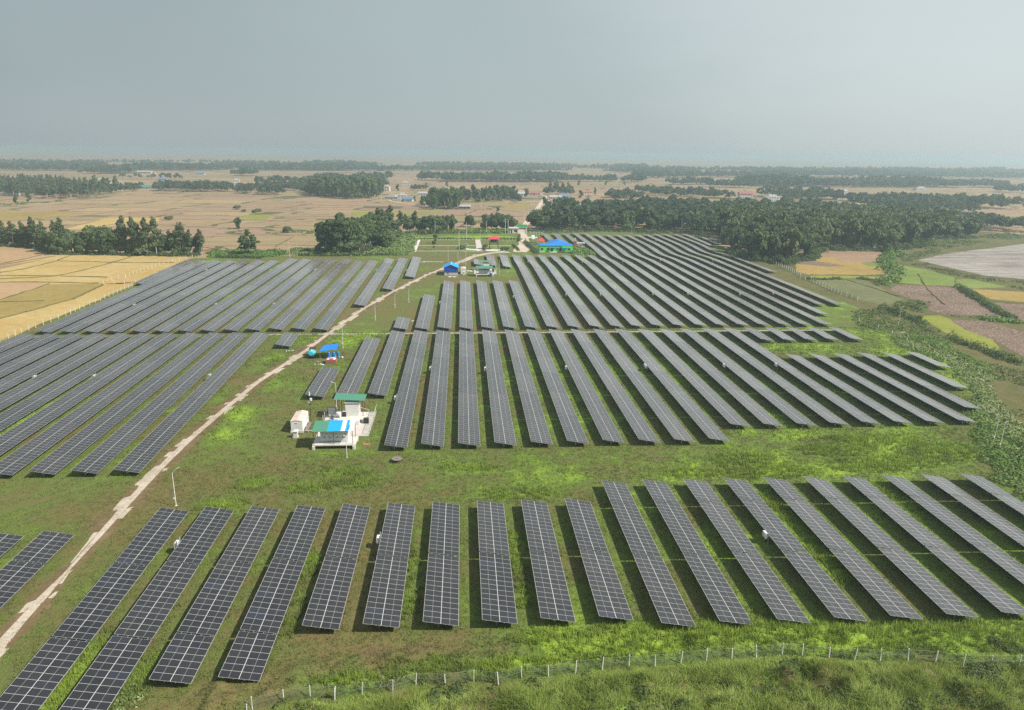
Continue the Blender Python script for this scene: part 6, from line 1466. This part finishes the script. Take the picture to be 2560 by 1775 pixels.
for x, y, h in FAR:
    d = math.hypot(x, y); n = 90 if d < 900 else 44 if d < 1500 else 26 if d < 2400 else 15
    k = rng.normal(0, 1, (n, 3)); k /= np.linalg.norm(k, axis=1)[:, None]; k[:, 2] = np.abs(k[:, 2])*1.1-.25
    w = h*.44*rng.uniform(.8, 1.3)
    p = np.array([x, y, h*.48])+k*np.array([w, w, h*.5])*rng.uniform(.75, 1.05, n)[:, None]
    p[:, 2] = np.maximum(p[:, 2], .6)
    Pn.append(p); Nn.append(k); Sn.append(np.full(n, h*(.17 if d < 900 else .23 if d < 1500 else .31 if d < 2400 else .42))); Tn.append(np.clip(rng.uniform(.2, .7)+rng.normal(0, .15, n), 0, 1))
V_, F_, t_ = cards(rng, np.concatenate(Pn), np.concatenate(Nn), np.concatenate(Sn), np.concatenate(Tn), 1.2, .6)
tag(link(bpy.data.objects.new('distant_woods', np_mesh('distant_woods', V_, F_, MAT['leaf_distant'], {'tone': t_}))), 'hazy belts of distant woods across the plain', 'woods', None, 'stuff')

# ------------------------------------------------------------------ creepers, scrub, hedges
def mounds(rng, xs, ys, r, h, per, size, tone_mu, zoff=0.0):
    Pp, Nn_, Ss, Tt = [], [], [], []
    for x, y in zip(xs, ys):
        rr_, hh_ = r*rng.uniform(.6, 1.4), h*rng.uniform(.5, 1.5); n = max(6, int(per*(rr_/r)**2))
        d = rng.normal(0, 1, (n, 3)); d[:, 2] = np.abs(d[:, 2]); d /= np.linalg.norm(d, axis=1)[:, None]
        p = np.stack([x+d[:, 0]*rr_, y+d[:, 1]*rr_, gh(x, y)+rough_at(x, y)+d[:, 2]*hh_*rng.uniform(.8, 1.05, n)+.05+zoff], 1)
        mu = tone_mu(x, y) if callable(tone_mu) else tone_mu
        Pp.append(p); Nn_.append(d*np.array([1, 1, 1.4])); Ss.append(np.full(n, size)); Tt.append(np.clip(mu+rng.normal(0, .15)+rng.normal(0, .08, n), 0, 1))
    if not Pp: return None
    return cards(rng, np.concatenate(Pp), np.concatenate(Nn_), np.concatenate(Ss), np.concatenate(Tt), 1.2, .62)
def veg(name, parts, mat, label, cat, kind='stuff', group=None):
    parts = [p for p in parts if p is not None]; V_, F_, T_ = [], [], []; o = 0
    for v, f, t in parts: V_.append(v); F_.append(f+o); T_.append(t); o += len(v)
    ob = link(bpy.data.objects.new(name, np_mesh(name, np.concatenate(V_), np.concatenate(F_), MAT[mat], {'tone': np.concatenate(T_)})))
    return tag(ob, label, cat, group, kind)
rng = np.random.RandomState(9)
ug = []
for line, h_ in ((P(3, (560, 590), (570, 612), (690, 655), (870, 678), (1040, 646), (1090, 592), (1290, 594), (1460, 597), (1715, 572), (1745, 526), (2030, 518)), 2.6), (P(2, (1530, 536), (1640, 539), (1780, 534), (1960, 532), (2260, 536)) + P(3, (0, 486), (250, 494), (460, 505)), 2.4),
                 (P(14, (1030, 560), (1200, 568), (1350, 570), (1480, 560), (1560, 520), (1650, 470), (1760, 430), (1900, 365), (2302, 345)), 3.0), (P(10, (-100, 408), (110, 412), (300, 418), (450, 450), (600, 498), (900, 500), (1200, 504), (1500, 512), (2130, 518)), 2.0)):
    xs, ys = [], []
    for (x0, y0), (x1, y1) in zip(line[:-1], line[1:]):
        n = max(1, int(math.hypot(x1-x0, y1-y0)/1.3))
        for i in range(n): xs.append(x0+(x1-x0)*i/n+rng.normal(0, 1.5)); ys.append(y0+(y1-y0)*i/n+abs(rng.normal(0, 3.0)))
    ug.append(mounds(rng, xs, ys, 2.4, h_, 60, .6, .35))
veg('undergrowth', ug, 'leaf_broad', 'leafy undergrowth filling the foot of the woods and tree lines', 'undergrowth')
cr = P(13, (430, 90), (620, 50), (900, 110), (1050, 230), (1300, 330), (1290, 480), (1330, 640), (1596, 860), (1900, 1000), (1900, 1700), (1600, 1560), (1500, 1400), (1330, 1250), (1180, 900), (1130, 720), (1190, 560), (1040, 440), (930, 310), (600, 180))
x, y = poly_fill(cr, 2.1, 4); ridge = P(13, (500, 130), (900, 240), (1180, 420), (1280, 600), (1330, 740), (1480, 850), (1596, 960))
dl = dist_line(ridge, x, y); tm = lambda X, Y: .50+.42*math.exp(-(float(dist_line(ridge, X, Y))/4.0)**2)
c1 = mounds(rng, x, y, 1.9, .8, 90, .34, tm)
cr2 = P(2, (385, 690), (470, 655), (545, 600), (600, 560), (660, 545), (740, 560), (735, 620), (700, 690)); x, y = poly_fill(cr2, 2.6, 5); c2 = mounds(rng, x, y, 2.2, 1.2, 40, .75, .62)
cr3 = P(14, (770, 520), (850, 505), (1000, 515), (1480, 560), (1480, 580), (780, 560)); x, y = poly_fill(cr3, 2.6, 6); c3 = mounds(rng, x, y, 2.0, 1.3, 36, .75, .55)
cr4 = P(14, (-60, 540), (100, 520), (700, 530), (720, 560), (560, 590), (-60, 590)); x, y = poly_fill(cr4, 3.0, 7); c4 = mounds(rng, x, y, 2.2, 1.3, 36, .8, .34)
cr5 = P(2, (1200, 520), (1400, 525), (1400, 543), (1180, 545), (830, 545), (800, 535)); x, y = poly_fill(cr5, 3.2, 8); c5 = mounds(rng, x, y, 2.3, 1.5, 30, .9, .30)
cr6 = P(2, (1800, 650), (1830, 640), (1930, 672), (1945, 688), (1800, 694)); x, y = poly_fill(cr6, 2.2, 9); c6 = mounds(rng, x, y, 2.0, 1.6, 36, .7, .5)
cr7 = P(7, (800, 1420), (930, 1440), (920, 1640), (720, 1640)); x, y = poly_fill(cr7, .9, 10); c7 = mounds(rng, x, y, .7, .35, 26, .2, .78)
cr8 = P(8, (520, 1425), (760, 1410), (900, 1400), (760, 1445), (560, 1465)); x, y = poly_fill(cr8, .9, 11); c8 = mounds(rng, x, y, .6, .5, 20, .18, .85)
veg('creeper_cover', [c1, c2, c3, c4, c5, c6, c7, c8], 'leaf_creeper', 'bright green creepers smothering the edges of the site', 'creepers')
sc = []
for poly, sp, r_, h_, mu in ((P(11, (560, 880), (840, 870), (1150, 975), (1450, 1110), (1600, 1195), (1560, 1230), (1250, 1130), (1100, 1120), (900, 1090), (620, 1060), (560, 980)), 2.6, 2.2, 1.4, .33), (P(11, (1120, 790), (1310, 800), (1300, 850), (1240, 900), (1000, 880), (880, 860)), 3.0, 2.6, 2.2, .12),
                            (P(11, (1150, 420), (1260, 395), (1500, 460), (1900, 555), (2302, 600), (2500, 620), (2500, 690), (2302, 680), (2120, 650), (1750, 560), (1600, 540), (1300, 470)), 4.5, 3.2, 1.6, .25), (P(11, (1300, 200), (1700, 150), (2302, 90), (2500, 80), (2500, 180), (2302, 170), (1900, 190), (1500, 250), (1300, 260)), 7, 4.5, 2.4, .30),
                            (P(11, (1040, 330), (1300, 260), (1500, 270), (1250, 350), (1100, 400)), 5, 3.4, 1.8, .35), (P(13, (1060, 300), (1400, 330), (1900, 420), (1900, 520), (1300, 460)), 3.4, 2.4, 1.0, .25), (P(13, (1270, 620), (1900, 560), (1900, 950), (1600, 840), (1340, 700)), 3.6, 2.4, .9, .22),
                            (P(2, (1530, 535), (2302, 532), (2302, 545), (1540, 548)), 4, 2.4, 1.4, .4), (P(3, (0, 488), (340, 492), (470, 505), (470, 520), (300, 500), (0, 498)), 4, 2.4, 1.6, .4), (P(14, (80, 330), (560, 300), (620, 345), (120, 355)), 4, 2.4, .9, .22), (P(14, (620, 300), (1040, 320), (1040, 350), (900, 350)), 4, 2.4, 1.2, .2),
                            (P(13, (1480, 950), (1900, 1080), (1900, 1250), (1600, 1130)), 2.6, 2.2, 1.8, .15), (P(1, (-100, 355), (300, 338), (420, 322), (430, 335), (100, 362)), 9, 5, 2.5, .3), (P(11, (1480, 915), (1900, 960), (2000, 985), (1540, 985)), 3.4, 2.2, 1.2, .2)):
    x, y = poly_fill(poly, sp*1.15, int(sp*100)); ok = vnoise(x, y, sp*4, 71) > .30; sc.append(mounds(rng, x[ok], y[ok], r_*.8, h_*.5, 40, r_*.19, mu+.32))
veg('scrub', sc, 'leaf_shrub', 'low tangled scrub between the site and the plots at right', 'scrub')
def hedge(line, w, h, label, mat='leaf_shrub', mu=.45, size=.4, sp=.8, group=None, cat='hedge'):
    xs, ys = [], []
    for (x0, y0), (x1, y1) in zip(line[:-1], line[1:]):
        n = max(1, int(math.hypot(x1-x0, y1-y0)/sp))
        for i in range(n): xs.append(x0+(x1-x0)*i/n+rng.normal(0, w*.15)); ys.append(y0+(y1-y0)*i/n+rng.normal(0, w*.15))
    return veg('hedge', [mounds(rng, xs, ys, w*.62, h, 34, size, mu)], mat, label, cat, None, group)
hedge(P(2, (1478, 608), (1500, 628), (1530, 655), (1562, 682)), 2.0, 2.2, 'thick clipped hedge between the site road and the green office', mu=.55)
hedge(P(2, (1395, 622), (1415, 640), (1430, 655), (1442, 664)), 1.3, 1.0, 'low yellowish hedge on the bend between garden and road', mu=.8)
hedge(P(2, (1442, 560), (1440, 580), (1438, 600)), 1.2, 1.2, 'short hedge along the road beside the garden', mu=.3)
hedge([(-30, 502), (8, 503.5)], 1.2, .9, 'low shrub border along the back of the garden, left part', mu=.35); hedge([(13, 503.5), (42, 502)], 1.4, 1.2, 'taller shrub border along the back of the garden, right part', mu=.3)
hedge(P(14, (0, 592), (270, 598), (480, 602)), 1.4, 1.5, 'narrow straight hedge behind the far left solar rows', mu=.55, size=.5)
hedge(P(14, (840, 572), (1100, 578), (1400, 575), (1580, 572), (1900, 565)), 1.2, 1.2, 'long hedge on the fence line below the grove', mu=.5, size=.5)
hedge(P(11, (840, 868), (960, 910), (1150, 985), (1300, 1035)), 2.4, 1.8, 'dark hedge running diagonally beside the lime green plot', mu=.32, size=.45)
hedge(P(11, (1560, 1180), (1650, 1225), (1900, 1310), (2100, 1390), (2302, 1450)), 2.6, 1.9, 'dark hedge along the lower edge of the long lime plot', mu=.32, size=.45)
hedge(P(11, (1640, 655), (1900, 820), (2080, 930), (2200, 985)), 3.0, 1.6, 'dark bank between the two ploughed plots on the right', mu=.35, size=.5)
hedge(P(11, (1900, 985), (2100, 1000), (2260, 1020)), 3.4, 1.4, 'pale creeper bank beside the lower ploughed plot', 'leaf_creeper', .7, .7)
k = 0
for line, w in ((((960, 300), (900, 350), (880, 420)), 5.5), (((1000, 310), (1010, 340)), 5), (((900, 430), (950, 470), (960, 530)), 6), (((960, 560), (940, 600), (860, 600), (850, 640)), 5.5)):
    hedge(P(11, *line), w, 3.2, ['upper dark', 'top pale', 'middle', 'lowest leaning'][k]+' part of the shaggy hedgerow between the right plots', 'leaf_creeper', (.38, .6, .5, .45)[k], .9, 2.0, 'hedgerow between the right plots'); k += 1
for line in (((100, 570), (300, 572), (440, 570)), ((630, 568), (760, 580))): hedge(P(11, *line), 2.2, 1.0, ('left' if line[0][0] < 200 else 'right')+' dark weedy ridge below the yellow strip', mu=.32, size=.45)

# ------------------------------------------------------------------ grass with height
def blades(rng, x, y, tone, per, h, spread, w, lean, hv=.35):
    n = len(x); N = n*per
    X = np.repeat(x, per)+rng.normal(0, 1, N)*spread; Y = np.repeat(y, per)+rng.normal(0, 1, N)*spread
    H = np.repeat(h*np.ones(n), per)*rng.uniform(1-hv, 1+hv, N); a = rng.uniform(0, 6.283, N); l = H*np.abs(rng.normal(0, lean, N))
    Z = gh(X, Y)+rough_at(X, Y)
    b = rng.uniform(0, 6.283, N); ww = w*rng.uniform(.6, 1.4, N)
    A = np.stack([X-np.cos(b)*ww, Y-np.sin(b)*ww, Z-.02], 1); B = np.stack([X+np.cos(b)*ww, Y+np.sin(b)*ww, Z-.02], 1); C = np.stack([X+np.cos(a)*l, Y+np.sin(a)*l, Z+H], 1)
    V_ = np.stack([A, B, C], 1).reshape(-1, 3); F_ = np.arange(3*N).reshape(N, 3)
    t = np.clip(np.repeat(tone, per)+rng.normal(0, .09, N), 0, 1); return V_, F_, np.repeat(t, 3)
def scatter(poly, dens, seed):
    rs = np.random.RandomState(seed); xs = np.array([p[0] for p in poly]); ys = np.array([p[1] for p in poly])
    n = int((xs.max()-xs.min())*(ys.max()-ys.min())*dens); x = rs.uniform(xs.min(), xs.max(), n); y = rs.uniform(ys.min(), ys.max(), n)
    ok = inside(poly, x, y); return x[ok], y[ok]
def clear(x, y, tr=1.35):
    ok = dist_line(TR2, x, y) > tr+.5*vnoise(x, y, 2.0, 8)
    ok &= ~((x > -31.8) & (x < -20.0) & (y > 137.5) & (y < 159.5)) & ~((x > -37.6) & (x < -34.2) & (y > 147) & (y < 153.8)) & ~((x > -42) & (x < -36.5) & (y > 203.5) & (y < 211.5))
    return ok
fxs, fys = FXS, FYS
near = P(0, (-60, 1640), (-60, 1180), (300, 1060), (1000, 1000), (1650, 1000), (2230, 950), (2500, 1100), (2700, 1640)); far_ = P(0, (60, 745), (700, 745), (2000, 735), (2200, 880), (2230, 950), (1650, 1000), (1000, 1000), (300, 1060), (-40, 1160), (-60, 780))
G = []
rs = np.random.RandomState(31)
x, y = scatter(near, 3.4, 1); ok = clear(x, y) & (y > np.interp(x, fxs, fys, 60, 60)); x, y = x[ok], y[ok]; t = tone_at(x, y); lu = lush_at(x, y)
G.append(blades(rs, x, y, t+rs.normal(0, .06, len(x)), 6, .16+.16*vnoise(x, y, 4, 4)+.34*lu, .20, .05, .7))
ok = lu > .35; G.append(blades(rs, x[ok], y[ok], np.clip(t[ok]+.12, 0, 1), 8, .45+.35*lu[ok], .24, .04, .4))
x, y = scatter(far_, 1.5, 2); ok = clear(x, y); x, y = x[ok], y[ok]; t = tone_at(x, y); lu = lush_at(x, y)
G.append(blades(rs, x, y, t+rs.normal(0, .06, len(x)), 5, .18+.14*vnoise(x, y, 4, 4)+.3*lu, .30, .09, .7))
V_, F_, T_ = [], [], []; o = 0
for v, f, t in G: V_.append(v); F_.append(f+o); T_.append(t); o += len(v)
tag(link(bpy.data.objects.new('grass', np_mesh('grass', np.concatenate(V_), np.concatenate(F_), MAT['grass_blade'], {'tone': np.concatenate(T_)}))), 'patchy green and brown grass growing over the whole site', 'grass', None, 'stuff')
# wild tangle outside the fence
wild = P(0, (480, 1640), (560, 1600), (1200, 1530), (1700, 1460), (2000, 1460), (2420, 1490), (2500, 1700), (400, 1700)); wild = [(a, b+2.0) for a, b in wild]
x, y = scatter(wild, 2.4, 5); ok = y < np.interp(x, fxs, fys)-.15; x, y = x[ok], y[ok]
tn = np.clip(.58+.95*(vnoise(x, y, 5, 41)-.5)+.5*(vnoise(x, y, 1.8, 42)-.5), 0, 1); hh_ = (.30+.95*vnoise(x, y, 2.6, 43)**1.4)*np.clip((np.interp(x, fxs, fys)-y)/3, .45, 1)
W = [blades(rs, x, y, tn, 26, hh_, .30, .032, .75)]
ok = vnoise(x, y, 3.2, 44) > .62; W.append(blades(rs, x[ok], y[ok], np.clip(tn[ok]*.4+.02, 0, 1), 30, hh_[ok]*1.35, .22, .028, 1.0))
V_, F_, T_ = [], [], []; o = 0
for v, f, t in W: V_.append(v); F_.append(f+o); T_.append(t); o += len(v)
tag(link(bpy.data.objects.new('wild_grass', np_mesh('wild_grass', np.concatenate(V_), np.concatenate(F_), MAT['wild_blade'], {'tone': np.concatenate(T_)}))), 'tall tangled wild grass outside the bottom fence', 'grass', None, 'stuff')
for i, (r, x, y, s) in enumerate(((9, 2080, 1260, 1.5), (9, 1960, 1370, 1.4), (9, 640, 1380, 1.3), (9, 150, 1420, .8), (9, 2180, 1080, 1.3), (9, 2150, 1350, 1.2))):
    X, Y = zp(r, x, y); s *= .68; tree('shrub', X, Y, s, ['feathery bush beyond the fence at the bottom right corner', 'dark bush at the bottom edge right of centre', 'bluish bush at the bottom edge below the fence', 'small bush at the bottom edge under the fence middle', 'round bush inside the fence at bottom right', 'lowest dark bush in the bottom right corner'][i], None, 0, s*.8)
x, y = scatter(wild, .16, 6); ok = (y < np.interp(x, fxs, fys)-.6) & (vnoise(x, y, 6, 51) > .5)
veg('weeds', [mounds(rng, x[ok], y[ok], .8, .7, 60, .22, .4)], 'leaf_shrub', 'leafy weeds tangled in the wild grass outside the fence', 'weeds')

# ------------------------------------------------------------------ air
hz = MB().box(-13700, 13700, -450, 13700, -2.2, CAM_H+4)
hm = bpy.data.materials.new('haze'); hm.use_nodes = True; ht = hm.node_tree; ht.nodes.clear()
ho = ht.nodes.new('ShaderNodeOutputMaterial'); hv = ht.nodes.new('ShaderNodeVolumePrincipled')
hv.inputs['Color'].default_value = (.60, .775, .875, 1); hv.inputs['Density'].default_value = .00032; hv.inputs['Anisotropy'].default_value = .45
ht.links.new(hv.outputs[0], ho.inputs['Volume'])
o = hz.build('haze', hm); tag(o, 'pale haze over the whole plain', 'haze', None, 'stuff')
